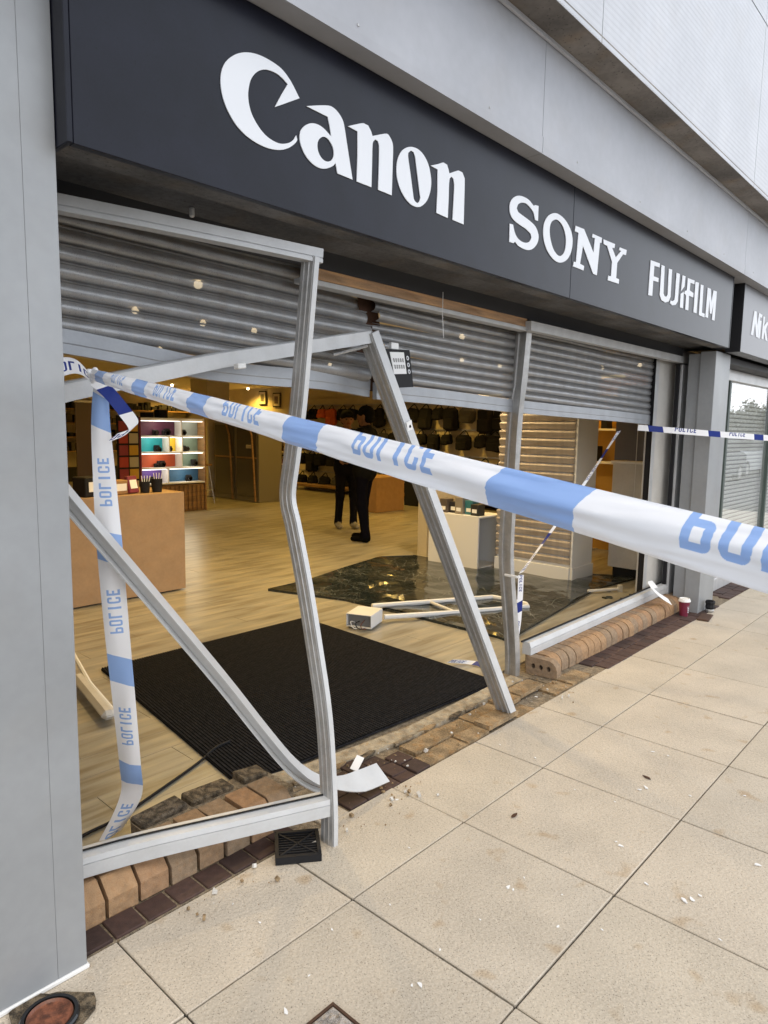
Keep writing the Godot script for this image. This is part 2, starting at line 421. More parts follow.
# ================================================================ ground
func build_ground():
	var g := MB.new(); g.bx(-150, 150, -0.5, -0.13, 3.9, 200); g.bx(-150, 150, -0.5, -0.13, -150, 3.9)
	var road := MeshInstance3D.new(); road.name = "road"; road.mesh = boxed(-150, 150, -0.5, -0.13, -150, 150).mesh(); road.material_override = M.asphalt
	road.set_meta("kind", "structure"); add_child(road)
	var pv := setting("pavement")
	part("bedding", boxed(-3.5, 16.0, -0.1, -0.009, 0.0, 3.55), M.bedding, pv)
	var kerb := boxed(-3.5, 16.0, -0.2, 0.0, 3.556, 3.68, 0.015); part("kerb", kerb, M.slab1, pv)
	var full := boxed(-0.2972, 0.2972, -0.045, 0.0, -0.2968, 0.2968, 0.0025).mesh()
	var cut := boxed(-0.2972, 0.2972, -0.045, 0.0, -0.181, 0.181, 0.0025).mesh()
	for i in range(-4, 22):
		for j in range(-1, 6):
			var z := 0.188 if j < 0 else 0.671 + 0.5985 * j
			if j == 5: continue
			var xf := Transform3D(Basis.from_euler(Vector3(rng.randfn() * 0.0012, 0, rng.randfn() * 0.0012)), Vector3(1.753 + 0.6 * i, rng.randf_range(-0.0025, 0.0005), z))
			piece("slab", cut if j < 0 else full, M["slab%d" % rng.randi_range(0, 3)], xf, pv)
	# strips of dark engineering bricks along the foot of the shopfront
	var bs := setting("brick_strip")
	part("mortar_bed", boxed(0.55, 1.66, -0.05, -0.004, -0.6, 0.004), M.mortar, bs)
	var db := boxed(-0.047, 0.047, -0.04, 0.004, -0.046, 0.046, 0.0025).mesh()
	var x := 0.80
	while x < 1.60:
		piece("brick", db, M["dark%d" % rng.randi_range(0, 2)], Transform3D(Basis.from_euler(Vector3(rng.randfn() * 0.012, rng.randfn() * 0.01, 0)), Vector3(x, rng.randf_range(-0.003, 0.002), -0.049)), bs)
		x += 0.103
	part("mortar_bed", boxed(1.665, 2.3, -0.05, -0.007, -0.30, 0.006), M.mortar, bs)
	part("grey_patch", boxed(1.67, 1.80, -0.03, 0.0, -0.10, 0.006, 0.004), M.slab1, bs)
	var lb := boxed(-0.0475, 0.0475, -0.04, 0.004, -0.1, 0.1, 0.004).mesh()
	for k in 5:
		var xx := 1.86 + k * 0.101
		for r in 3:
			var zz: float = -0.042 - r * 0.101 + (0.05 if k % 2 == 1 and r > 0 else 0.0)
			if r == 2 and k > 3: continue
			piece("brick", db, M["dark%d" % rng.randi_range(0, 2)], Transform3D(Basis.from_euler(Vector3(rng.randfn() * 0.02, rng.randfn() * 0.025, rng.randfn() * 0.02)), Vector3(xx, rng.randf_range(-0.006, 0.003), zz)), bs)
	part("mortar_bed", boxed(3.60, 6.6, -0.05, -0.004, -0.36, 0.004), M.mortar, bs)
	x = 4.10
	while x < 6.3:
		piece("brick", db, M["dark%d" % rng.randi_range(0, 2)], Transform3D(Basis.from_euler(Vector3(rng.randfn() * 0.012, rng.randfn() * 0.01, 0)), Vector3(x, 0.001 + rng.randf_range(-0.002, 0.002), -0.118)), bs)
		piece("brick", db, M["dark%d" % rng.randi_range(0, 2)], Transform3D(Basis.from_euler(Vector3(rng.randfn() * 0.012, rng.randfn() * 0.01, 0)), Vector3(x + 0.04, rng.randf_range(-0.002, 0.002), -0.026)), bs)
		x += 0.101
	x = 6.7
	while x < 13.0:
		for r in 3:
			piece("brick", db, M["dark%d" % rng.randi_range(0, 2)], Transform3D(Basis.from_euler(Vector3(rng.randfn() * 0.012, rng.randfn() * 0.01, 0)), Vector3(x + 0.05 * (r % 2), rng.randf_range(-0.003, 0.003), -0.045 - 0.1 * r)), bs)
		x += 0.101
	part("mortar_bed", boxed(6.605, 14.0, -0.05, -0.005, -0.36, 0.004), M.mortar, bs)
	# broken screed where the doors stood, in uneven lumps
	var sc := setting("broken_screed")
	part("base", boxed(2.301, 3.599, -0.05, -0.010, -0.33, 0.004), M.mortar, sc)
	var cuts := [2.31, 2.60, 2.78, 3.05, 3.22, 3.46, 3.66, 3.9, 4.06]
	for k in cuts.size() - 1:
		for r in 2:
			var pl := PackedVector2Array()
			var x0: float = cuts[k] + (0.03 if r == 1 else 0.0)
			var x1: float = cuts[k + 1] + (0.03 if r == 1 else 0.0)
			if k >= 5 and r == 1 : continue
			var z0 := -0.10 if r == 0 else -0.215
			var z1 := 0.002 if r == 0 else -0.103
			if k >= 5: z0 = -0.13; z1 = -0.002
			for s in 5: pl.append(Vector2(lerp(x0 + 0.003, x1 - 0.002, s / 4.0), z1 - (rng.randf() * 0.006 if r == 1 else rng.randf() * 0.002)))
			for s in 5: pl.append(Vector2(lerp(x1 - 0.002, x0 + 0.003, s / 4.0), z0 + rng.randf() * 0.010))
			var mb := MB.new()
			mb.plate(pl, [], 0.02 + rng.randf() * 0.006, Transform3D(Basis(Vector3.RIGHT, Vector3.BACK, Vector3.UP).rotated(Vector3.BACK, rng.randfn() * 0.006), Vector3(0, -0.019, 0)))
			part("lump", mb, M.screed, sc)

# ================================================================ building above and beside the shop
func build_facade():
	var p := thing("grey_column", "grey metal clad column beside the rusty gully, tallest flat face in view", "column", Vector3(0.0, 0, -0.3))
	var seam: float = onz(37, 500, 0.04).x
	part("casing", boxed(seam + 0.0002, 0.75, 0.012, 3.1, -0.62, 0.04, 0.0008), M.clad, p)
	part("casing", boxed(-1.6, seam - 0.0002, 0.012, 3.1, -0.62, 0.0399, 0.0008), M.clad, p)
	part("foot_trim", boxed(-1.6, 0.755, 0.0, 0.012, -0.6, 0.046, 0.002), M.white, p)
	var a := onz(704.5, 520, -0.03)
	var b := onz(718.5, 520, -0.03)
	p = thing("grey_column", "slim grey metal column between the two black and white shop signs", "column", Vector3(a.x + 0.2, 0, -0.3))
	part("casing", boxed(a.x, b.x, 0.0, 2.14, -0.15, -0.03, 0.003), M.clad, p)
	var bl := thing("shop_building", "grey parade of shops with pale ribbed upper cladding and plain fascia band", "building", Vector3(4, 0, -4))
	var f := MB.new()
	var pr := PackedVector2Array([Vector2(2.668, 0.18), Vector2(2.70, 0.182), Vector2(2.735, 0.182), Vector2(2.737, 0.178), Vector2(3.128, 0.178), Vector2(3.128, -0.4), Vector2(2.668, -0.4)])
	# fascia lengths butt with a hair joint
	for x in [[-3.0, 2.75], [2.753, 5.73], [5.733, 8.8], [8.803, 14.0]]:
		f = MB.new()
		var q := PackedVector2Array()
		for v in pr: q.append(Vector2(v.y, v.x))
		f.sweep([Vector3(x[0], 0, 0), Vector3(x[1], 0, 0)], flipped(q), Vector3.UP)
		part("fascia_panel", f, M.fascia, bl)
	part("soffit", boxed(-3.0, 14.0, 3.129, 3.16, -0.4, 0.335), M.soffit, bl)
	part("soffit_trim", boxed(-3.0, 14.0, 3.114, 3.129, 0.181, 0.195), M.rib, bl)
	# micro-ribbed cladding
	var edges := [-3.0, 0.64, 2.94, 5.24, 7.54, 9.84, 14.0]
	for row in 3:
		var y0 := 3.13 + row * 1.02
		for k in edges.size() - 1:
			var q := PackedVector2Array([Vector2(0.30, y0)])
			var y := y0
			q.append(Vector2(0.335, y0))
			y += 0.012
			while y < y0 + 0.99:
				q.append(Vector2(0.335, y)); q.append(Vector2(0.335, y + 0.011)); q.append(Vector2(0.3345, y + 0.0135)); q.append(Vector2(0.3345, y + 0.0245)); y += 0.027
			q.append(Vector2(0.335, y0 + 1.012)); q.append(Vector2(0.30, y0 + 1.012))
			f = MB.new()
			f.sweep([Vector3(edges[k] + 0.003, 0, 0), Vector3(edges[k + 1] - 0.003, 0, 0)], flipped(q), Vector3.UP)
			part("cladding_panel", f, M.rib, bl)
	part("wall_core", boxed(-3.0, 14.0, 3.162, 6.3, -17.0, 0.29), M.soffit, bl)
	# soffit over the doorway, dark head strips
	part("door_soffit", boxed(0.752, 6.3, 2.19, 2.23, -0.40, 0.02), M.shaded_soffit, bl)
	part("head_strip", boxed(0.752, 6.0, 2.1185, 2.19, -0.36, -0.325), M.head, bl)
	part("wall_above", boxed(0.6, 6.5, 2.24, 2.66, -0.5, -0.02), M.shaded_soffit, bl)
	part("wall_above", boxed(6.5, 14.0, 2.24, 2.66, -0.5, -0.02), M.shaded_soffit, bl)
	var bp := onz(192, 214, -0.25)
	part("soffit_bolt", boxed(bp.x - 0.007, bp.x + 0.007, bp.y - 0.01, 2.19, -0.257, -0.243, 0.003), M.white, bl)
	for k in 13: part("rivet", boxed(0.9 + k * 0.72, 0.908 + k * 0.72, 2.714, 2.722, 0.182, 0.1845, 0.001), M.mill, bl)

func flipped(q: PackedVector2Array) -> PackedVector2Array:
	# (z, y) outline for a sweep along +x with up = y: U = up x T = -z
	var r := PackedVector2Array()
	for v in q: r.append(Vector2(-v.x, v.y))
	if Geometry2D.is_polygon_clockwise(r): r.reverse()
	return r

# ================================================================ signs
const SIGN_Z := 0.1
func trace(px: Array, ox: float, oy: float, sc: float, z := 0.1) -> PackedVector2Array:
	var r := PackedVector2Array()
	for i in range(0, px.size(), 2):
		var w := onz(ox + px[i] * sc, oy + px[i + 1] * sc, z); r.append(Vector2(w.x, w.y))
	return r
func rounded(p: PackedVector2Array, keep: float) -> PackedVector2Array:
	# soften the traced outline where it bends gently, keep sharp corners
	var r := PackedVector2Array()
	var m := p.size()
	for i in m:
		var a := p[(i + m - 1) % m]
		var b := p[i]
		var c := p[(i + 1) % m]
		var d := p[(i + 2) % m]
		r.append(b)
		var t1 := (b - a).normalized()
		var t2 := (c - b).normalized()
		var t3 := (d - c).normalized()
		if t1.dot(t2) > keep and t2.dot(t3) > keep:
			r.append(b.cubic_interpolate(c, a, d, 0.33)); r.append(b.cubic_interpolate(c, a, d, 0.67))
	return r
func letter(outline: PackedVector2Array, holes: Array, parent: Node, z := 0.1):
	var mb := MB.new(); mb.plate(outline, holes, 0.003, Transform3D(Basis(), Vector3(0, 0, z + 0.0005))); part("letter", mb, M.letter, parent)
func build_sign():
	var s := thing("shop_sign", "long dark slate sign box reading Canon SONY FUJIFILM", "sign", Vector3(0.8, 2.14, 0.0))
	var xr: float = onz(728.6, 348, SIGN_Z).x
	var xj: float = onz(571, 270, SIGN_Z).x
	part("end_panel", boxed(0.752, 0.766, 2.14, 2.667, -0.02, SIGN_Z + 0.002, 0.002), M.sign, s)
	part("face_panel", boxed(0.767, xj - 0.0015, 2.14, 2.667, 0.075, SIGN_Z, 0.0015), M.sign, s)
	part("face_panel", boxed(xj + 0.0015, xr, 2.14, 2.667, 0.075, SIGN_Z, 0.0015), M.sign, s)
	part("box_body", boxed(0.768, xr - 0.003, 2.146, 2.664, -0.019, 0.0745), M.shaded_soffit, s)
	part("end_panel", boxed(xr + 0.001, xr + 0.012, 2.14, 2.667, -0.019, SIGN_Z + 0.002, 0.002), M.sign, s)
	var k := 100.0 / 768.0
	var C := trace([682,450, 640,365, 600,295, 545,225, 480,175, 400,130, 330,105, 260,98, 200,110, 150,138, 110,180, 85,240, 77,310, 82,380, 100,460, 135,550, 190,645, 250,715, 310,765, 380,807, 450,835, 520,846, 580,838, 625,815, 655,788, 665,770, 657,735, 640,765, 610,788, 575,798, 535,798, 490,782, 440,750, 395,705, 350,640, 315,570, 295,500, 287,430, 292,370, 305,315, 330,272, 365,242, 410,229, 460,238, 515,265, 560,305, 592,342, 540,430, 494,517], 210, 40, k)
	letter(rounded(C, 0.8), [], s)
	var A := trace([122,126, 200,121, 290,122, 330,140, 365,175, 390,215, 408,262, 430,400, 450,530, 475,690, 360,642, 345,562, 330,580, 300,597, 260,606, 215,598, 170,570, 125,520, 92,460, 73,400, 70,350, 80,310, 105,280, 140,261, 175,258, 215,270, 255,298, 285,330, 312,362, 308,330, 298,270, 285,208], 290, 90, k)
	letter(rounded(A, 0.8), [rounded(trace([205,420, 215,385, 240,363, 265,363, 290,382, 315,420, 330,465, 330,510, 315,540, 290,552, 260,545, 230,515, 210,470], 290, 90, k), 0.6)], s)
	var N1 := trace([440,280, 500,266, 560,257, 595,275, 618,320, 628,355, 680,345, 735,337, 757,355, 778,397, 786,446, 783,580, 776,810, 672,768, 678,600, 680,430, 670,395, 650,382, 635,395, 628,430, 625,550, 620,748, 508,704, 514,500, 514,320], 290, 90, k)
	letter(rounded(N1, 0.8), [], s)
	letter(rounded(trace([235,208, 285,225, 330,270, 365,340, 383,420, 388,490, 378,560, 355,620, 320,658, 285,670, 240,655, 195,610, 155,540, 130,460, 122,385, 130,310, 155,250, 190,218], 380, 120, k), 0.6), [rounded(trace([210,275, 222,245, 237,238, 255,250, 265,285, 280,400, 300,560, 305,595, 298,625, 285,638, 268,630, 254,605, 245,540, 228,410], 380, 120, k), 0.6)], s)
	letter(rounded(trace([384,352, 440,340, 482,328, 510,345, 522,385, 527,412, 570,397, 600,390, 628,405, 645,450, 645,500, 637,803, 553,768, 562,600, 566,500, 560,455, 545,436, 530,450, 525,490, 522,600, 515,754, 429,715, 437,550, 438,382], 380, 120, k), 0.8), [], s)
	k = 140.0 / 768.0
	letter(rounded(trace([190,138, 208,143, 205,225, 190,220, 183,185, 165,155, 140,130, 115,125, 95,135, 88,155, 95,175, 120,195, 160,225, 190,255, 205,290, 208,320, 200,350, 180,375, 155,385, 125,378, 95,360, 78,338, 72,347, 48,340, 50,240, 68,245, 75,280, 90,315, 115,338, 140,345, 160,338, 170,318, 165,295, 140,270, 100,243, 68,215, 52,180, 50,140, 60,110, 80,92, 105,87, 135,97, 160,115, 182,143], 500, 180, k), 0.75), [], s)
	letter(rounded(trace([300,182, 335,200, 365,235, 388,285, 395,335, 388,390, 370,430, 345,450, 315,452, 285,430, 255,385, 238,330, 234,280, 242,230, 265,195], 500, 180, k), 0.6), [rounded(trace([305,217, 330,235, 348,270, 358,315, 358,360, 348,400, 330,417, 312,412, 292,385, 278,345, 270,300, 270,260, 280,230], 500, 180, k), 0.6)], s)
	letter(trace([412,252, 458,270, 510,400, 518,320, 502,315, 506,296, 556,318, 554,345, 545,345, 528,523, 508,515, 452,360, 436,460, 458,472, 455,497, 398,474, 402,448, 414,452, 428,290, 408,282], 500, 180, k), [], s)
	letter(trace([565,326, 628,352, 625,374, 612,372, 632,425, 662,390, 650,385, 655,370, 692,385, 688,412, 672,408, 640,455, 634,538, 650,545, 648,570, 588,550, 592,525, 606,530, 612,450, 585,362, 566,352], 500, 180, k), [], s)
	k = 90.0 / 768.0
	for q in [[88,88, 165,115, 163,150, 118,135, 112,225, 155,240, 152,275, 108,262, 100,392, 66,385],
		[180,128, 206,138, 196,370, 205,395, 220,400, 232,385, 242,160, 270,168, 256,400, 240,440, 210,448, 180,430, 164,385, 168,330],
		[308,195, 336,205, 318,440, 300,468, 270,472, 252,455, 258,432, 275,438, 290,425, 295,390],
		[360,216, 384,226, 375,312, 346,352], [343,376, 370,356, 362,497, 336,490],
		[405,240, 462,262, 460,292, 426,280, 420,345, 452,368, 450,406, 414,390, 408,515, 382,508, 390,388, 374,372, 380,350, 396,345],
		[470,272, 498,280, 478,540, 452,532], [515,295, 538,303, 524,535, 548,545, 546,575, 498,556],
		[574,322, 600,332, 606,450, 624,345, 652,355, 632,603, 610,596, 624,450, 606,545, 592,540, 588,420, 576,580, 554,572]]:
		letter(trace(q, 640, 250, k), [], s)
	# the neighbour's sign
	var c0 := onz(739.5, 352.5, SIGN_Z)
	var n := thing("shop_sign", "neighbouring shop sign, grey lightened for reflected sky, starting with the letters Niko", "sign", Vector3(c0.x, 2.14, 0.0))
	var m2 := mat(0.13, 0.13, 0.145, 0.36)  # lighter grey than the main sign, reflected sky put into it
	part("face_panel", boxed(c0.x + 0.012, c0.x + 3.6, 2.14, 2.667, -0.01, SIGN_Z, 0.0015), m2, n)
	part("end_panel", boxed(c0.x, c0.x + 0.011, 2.138, 2.669, -0.01, SIGN_Z + 0.003, 0.002), M.black, n)
	k = 40.0 / 341.0
	for q in [[222,262, 240,270, 246,390, 262,280, 276,288, 250,492, 236,486, 228,370, 210,472, 192,466], [268,345, 282,350, 266,500, 252,495], [276,290, 290,297, 286,322, 272,318],
		[300,310, 313,315, 303,400, 328,358, 343,364, 319,420, 332,520, 316,513, 306,440, 298,506, 282,500]]:
		letter(trace(q, 728, 280, k), [], n)
	var o := PackedVector2Array()
	var oh := PackedVector2Array()
	var oc := onz(728 + 362 * k, 280 + 450 * k, SIGN_Z)
	for i in 24:
		o.append(Vector2(oc.x + cos(TAU * i / 24) * 0.075, oc.y + sin(TAU * i / 24) * 0.075)); oh.append(Vector2(oc.x + cos(TAU * i / 24) * 0.035, oc.y + sin(TAU * i / 24) * 0.045))
	letter(o, [oh], n)
	var nn := PackedVector2Array()
	for q in [[0.10, 0.07], [0.15, 0.07], [0.155, 0.05], [0.19, 0.075], [0.23, 0.07], [0.25, 0.03], [0.24, -0.075], [0.195, -0.075], [0.205, 0.02], [0.19, 0.035], [0.165, 0.02], [0.15, -0.075], [0.105, -0.075]]: nn.append(Vector2(oc.x + q[0], oc.y + q[1]))
	letter(nn, [], n)

# ================================================================ shopfront: plinths, frames, shutters
func brick_prof(round_nose: bool) -> PackedVector2Array:
	# (z, y), front foot at z = 0
	if round_nose:
		return PackedVector2Array([Vector2(0, 0), Vector2(0, 0.05), Vector2(-0.006, 0.072), Vector2(-0.022, 0.093), Vector2(-0.045, 0.106), Vector2(-0.07, 0.11), Vector2(-0.205, 0.11), Vector2(-0.205, 0)])
	return PackedVector2Array([Vector2(0, 0), Vector2(0, 0.062), Vector2(-0.003, 0.067), Vector2(-0.048, 0.108), Vector2(-0.054, 0.111), Vector2(-0.175, 0.112), Vector2(-0.175, 0)])
func build_shopfront():
	# left plinth
	var p := thing("brick_plinth", "low buff brick plinth with splayed front under the sprung window rail", "plinth", Vector3(1.2, 0, -0.2))
	part("mortar_core", boxed(0.70, 1.10, 0.0, 0.096, -0.262, -0.165), M.mortar, p)
	part("mortar_core", boxed(1.10, 1.66, 0.0, 0.096, -0.38, -0.165), M.mortar, p)
	var prof := flipped(brick_prof(false))
	var variants := []
	for i in 3:
		var mb := MB.new()
		var wv: float = [0.094, 0.092, 0.095][i]
		mb.sweep([Vector3(-wv / 2, 0, 0), Vector3(-wv / 2 + 0.0025, 0, 0), Vector3(wv / 2 - 0.0025, 0, 0), Vector3(wv / 2, 0, 0)], prof, Vector3.UP, true, [], [0.988, 1.0, 1.0, 0.988])
		variants.append(mb.mesh())
	var x := 0.715
	while x < 1.62:
		piece("brick", variants[rng.randi_range(0, 2)], M["buff%d" % rng.randi_range(0, 3)], Transform3D(Basis.from_euler(Vector3(0, rng.randfn() * 0.02, rng.randfn() * 0.012)), Vector3(x, rng.randf_range(0, 0.004), -0.096 + rng.randfn() * 0.003)), p)
		x += 0.106
	var rb := boxed(-0.092, 0.092, 0.0, 0.112, -0.042, 0.042, 0.006).mesh()
	x = 1.20
	while x < 1.68:
		var broken: float = 0.62 if x > 1.5 else 1.0
		piece("brick", rb, M["grimy%d" % rng.randi_range(0, 1)] if x > 1.15 else M.buff3, Transform3D(Basis.from_euler(Vector3(rng.randfn() * 0.03, rng.randfn() * 0.05, rng.randfn() * 0.03)).scaled(Vector3(broken, 1, 1)), Vector3(x, rng.randf_range(-0.004, 0.008), -0.352 + rng.randfn() * 0.008)), p)
		x += 0.193
	# right plinth, bullnosed, its exposed end brick with core holes
	p = thing("brick_plinth", "buff bullnose brick plinth with an exposed perforated end brick beside the mangled post", "plinth", Vector3(4.8, 0, -0.25))
	part("mortar_core", boxed(3.72, 6.32, 0.0, 0.096, -0.36, -0.245), M.mortar, p)
	prof = flipped(brick_prof(true))
	variants.clear()
	for i in 3:
		var mb := MB.new()
		var wv: float = [0.083, 0.081, 0.084][i]
		mb.sweep([Vector3(-wv / 2, 0, 0), Vector3(-wv / 2 + 0.0025, 0, 0), Vector3(wv / 2 - 0.0025, 0, 0), Vector3(wv / 2, 0, 0)], prof, Vector3.UP, true, [], [0.988, 1.0, 1.0, 0.988])
		variants.append(mb.mesh())
	x = 3.79
	while x < 6.28:
		piece("brick", variants[rng.randi_range(0, 2)], M["buff%d" % rng.randi_range(0, 3)], Transform3D(Basis.from_euler(Vector3(0, rng.randfn() * 0.015, rng.randfn() * 0.01)), Vector3(x, rng.randf_range(0, 0.003), -0.165 + rng.randfn() * 0.003)), p)
		x += 0.0905
	var eb := MB.new()
	var op := PackedVector2Array([Vector2(0, 0), Vector2(0, 0.05), Vector2(-0.008, 0.075), Vector2(-0.026, 0.096), Vector2(-0.05, 0.108), Vector2(-0.20, 0.11), Vector2(-0.205, 0.07), Vector2(-0.20, 0.0)])
	var holes := []
	for h in 3:
		var ring := PackedVector2Array()
		for s in 10: ring.append(Vector2(-0.055 - h * 0.05 + cos(TAU * s / 10) * 0.014, 0.055 + sin(TAU * s / 10) * 0.017))
		holes.append(ring)
	var ex := Transform3D(Basis(Vector3(0, 0, 1), Vector3.UP, Vector3(-1, 0, 0)).rotated(Vector3.UP, 0.10), Vector3(3.738, 0.0, -0.12))
	eb.plate(op, holes, 0.066, ex)
	part("perforated_brick", eb, M.buff3, p)
	var bk := MB.new(); bk.box(ex * Transform3D(Basis(), Vector3(-0.1, 0.05, 0.012)), Vector3(0.18, 0.06, 0.004)); part("core_mortar", bk, M.rust, p)

	# window frame burst outwards: sill rail, bent post, head rail
	var f := thing("window_frame", "burst aluminium window frame with kinked post and sill rail sprung out over the pavement", "window frame", Vector3(1.61, 0, 0.1))
	var mb := MB.new()
	var rail := flipped(PackedVector2Array([Vector2(0, 0), Vector2(0, 0.042), Vector2(-0.003, 0.042), Vector2(-0.003, 0.045), Vector2(0, 0.045), Vector2(-0.004, 0.062), Vector2(-0.03, 0.066), Vector2(-0.03, 0.060), Vector2(-0.034, 0.060), Vector2(-0.034, 0.068), Vector2(-0.06, 0.068), Vector2(-0.06, 0)]))
	mb.sweep(smooth_path([Vector3(0.62, 0.130, -0.205), Vector3(0.95, 0.124, -0.125), Vector3(1.3, 0.118, 0.005), Vector3(1.592, 0.114, 0.118)], 4), rail, Vector3.UP)
	part("sill_rail", mb, M.white_alu, f)
	mb = MB.new(); mb.sweep(smooth_path([Vector3(0.62, 0.199, -0.237), Vector3(0.95, 0.193, -0.157), Vector3(1.3, 0.187, -0.027), Vector3(1.588, 0.183, 0.086)], 4), flipped(PackedVector2Array([Vector2(0, 0), Vector2(0, 0.004), Vector2(-0.006, 0.004), Vector2(-0.006, 0)])), Vector3.UP)
	part("gasket", mb, M.black, f)
	# post: U to the right (x), V inwards; grooves on the side that faces the wide column
	var post := PackedVector2Array([Vector2(0, 0), Vector2(0.027, 0), Vector2(0.027, 0.060), Vector2(0, 0.060), Vector2(0, 0.046), Vector2(-0.003, 0.045), Vector2(-0.003, 0.042), Vector2(0, 0.041), Vector2(0, 0.022), Vector2(-0.003, 0.021), Vector2(-0.003, 0.018), Vector2(0, 0.017)])
	var pts := smooth_path([Vector3(1.594, 0.0, 0.128), Vector3(1.594, 0.16, 0.125), onx(327, 720, 1.60), onx(316.5, 645, 1.60), onx(306, 580, 1.60), onx(295.5, 525, 1.60), onx(290.5, 503, 1.60), onx(290.5, 487, 1.60), onx(294, 462, 1.60), onx(301, 405, 1.60), onx(307, 335, 1.60), onx(313.5, 256, 1.60)], 4)
	mb = MB.new(); mb.sweep(pts, mirrored(post), Vector3(0, 0, -1)); part("post", mb.smooth(0.9), M.mill, f)
	mb = MB.new()
	var cv := []
	for q in pts: cv.append(q + Vector3(0.004, 0, 0.0015))
	mb.sweep(cv, mirrored(PackedVector2Array([Vector2(0, -0.003), Vector2(0.020, -0.003), Vector2(0.020, 0.0), Vector2(0, 0.0)])), Vector3(0, 0, -1)); part("cover_strip", mb, M.white_alu, f)
	var hd := flipped(PackedVector2Array([Vector2(0, 0), Vector2(0, 0.012), Vector2(-0.004, 0.012), Vector2(-0.004, 0.017), Vector2(0, 0.017), Vector2(0, 0.046), Vector2(-0.06, 0.05), Vector2(-0.06, 0.004), Vector2(-0.02, 0.0)]))
	mb = MB.new(); mb.sweep(smooth_path([Vector3(0.72, 2.08, -0.27), Vector3(1.0, 2.07, -0.185), Vector3(1.3, 2.055, -0.085), Vector3(1.636, 2.038, 0.016)], 4), hd, Vector3.UP); part("head_rail", mb, M.white_alu, f)

	# mangled post between the doors and the far bay
	f = thing("mangled_post", "twisted dull aluminium post standing at the perforated end brick", "post", Vector3(3.6, 0, -0.3))
	mb = MB.new()
	pts = smooth_path([onx(517, 681, 3.57), onx(517.5, 655, 3.57), onx(515, 610, 3.57), onx(512, 560, 3.57), onx(514, 510, 3.57), onx(517, 465, 3.57), onx(520, 420, 3.57), onx(525, 375, 3.57), onx(530, 322, 3.57)], 4)
	var tw := []
	for i in pts.size(): tw.append(Vector3(sin(i * 0.35) * 0.10 + (0.25 if i > 26 else 0.0), 0, -1))
	var post2 := PackedVector2Array([Vector2(-0.02, 0), Vector2(0.026, 0), Vector2(0.026, 0.014), Vector2(0.020, 0.018), Vector2(0.026, 0.024), Vector2(0.026, 0.08), Vector2(-0.02, 0.08), Vector2(-0.02, 0.058), Vector2(-0.012, 0.054), Vector2(-0.012, 0.026), Vector2(-0.02, 0.022)])
	mb.sweep(pts, mirrored(post2), Vector3(0, 0, -1), true, tw); part("extrusion", mb.smooth(0.85), M.mill, f)
	mb = MB.new(); mb.box(Transform3D(Basis(), onx(511, 576, 3.55)), Vector3(0.012, 0.016, 0.09), 0.003); part("tape_tie", mb, M.white, f)

	# far bay: head, sill, jamb
	f = thing("window_frame", "straight white window bay frame with glass gone, above the bullnose plinth", "window frame", Vector3(4.8, 0.11, -0.33))
	var xr: float = onz(690, 480, -0.31).x
	mb = MB.new(); mb.sweep([Vector3(3.665, 0.113, -0.292), Vector3(xr - 0.05, 0.118, -0.315)], flipped(PackedVector2Array([Vector2(0, 0), Vector2(0, 0.042), Vector2(-0.004, 0.043), Vector2(-0.004, 0.047), Vector2(0, 0.048), Vector2(-0.012, 0.078), Vector2(-0.05, 0.080), Vector2(-0.06, 0.076), Vector2(-0.06, 0)])), Vector3.UP); part("sill_rail", mb, M.white_alu, f)
	mb = MB.new(); mb.sweep([Vector3(3.63, 0.194, -0.335), Vector3(xr - 0.06, 0.198, -0.365)], flipped(PackedVector2Array([Vector2(0, 0), Vector2(0, 0.010), Vector2(-0.008, 0.010), Vector2(-0.008, 0)])), Vector3.UP); part("gasket", mb, M.black, f)
	mb = MB.new(); mb.sweep([Vector3(3.50, 2.05, -0.285), Vector3(xr, 2.065, -0.305)], flipped(PackedVector2Array([Vector2(0, 0), Vector2(0, 0.052), Vector2(-0.05, 0.052), Vector2(-0.05, 0)])), Vector3.UP); part("head_rail", mb, M.white_alu, f)
	var j0 := onz(675.5, 480, -0.30)
	var j1 := onz(682.5, 480, -0.30)
	part("jamb", boxed(j0.x, j1.x, 0.11, 2.05, -0.36, -0.30, 0.004), M.alu, f)
	part("gasket", boxed(j0.x - 0.022, j0.x - 0.001, 0.195, 2.05, -0.35, -0.318, 0.002), M.black, f)
	var j2 := onz(692.5, 480, -0.22)
	part("jamb_cover", boxed(j1.x - 0.01, j1.x + 0.3, 0.0, 2.12, -0.30, -0.26, 0.004), M.clad, f)
	part("jamb_cover", boxed(5.93, 6.2, 0.0, 2.13, -0.25, -0.151, 0.004), M.clad, f)
	# white return panel beside the shutter guide
	var xg: float = onz(650, 480, -0.40).x
	var wp := thing("return_panel", "off white vertical panel between the shutter guide and the far jamb", "panel", Vector3(xg + 0.2, 0.02, -0.4))
	part("board", boxed(xg + 0.035, 6.6, 0.02, 2.20, -0.44, -0.41, 0.003), M.panel_white, wp)
	part("skirting", boxed(xg + 0.04, 6.6, 0.02, 0.10, -0.409, -0.40, 0.003), M.white, wp)
	# shutters
	var gd := thing("shutter_guide", "slim aluminium shutter guide channel edged in black beside the white panel", "guide rail", Vector3(xg, 0.02, -0.42))
	part("channel", boxed(xg + 0.004, xg + 0.03, 0.02, 2.2, -0.47, -0.395, 0.003), M.alu, gd)
	part("front_lip", boxed(xg - 0.035, xg + 0.03, 0.02, 2.2, -0.394, -0.390, 0.001), M.alu, gd)
	part("brush_seal", boxed(xg - 0.012, xg + 0.003, 0.02, 2.2, -0.45, -0.405, 0.002), M.black, gd)
	var SZ := -0.435
	var sh := thing("roller_shutter", "torn end of the perforated roller shutter sagging next to the wide column", "shutter", Vector3(1.5, 1.65, SZ))
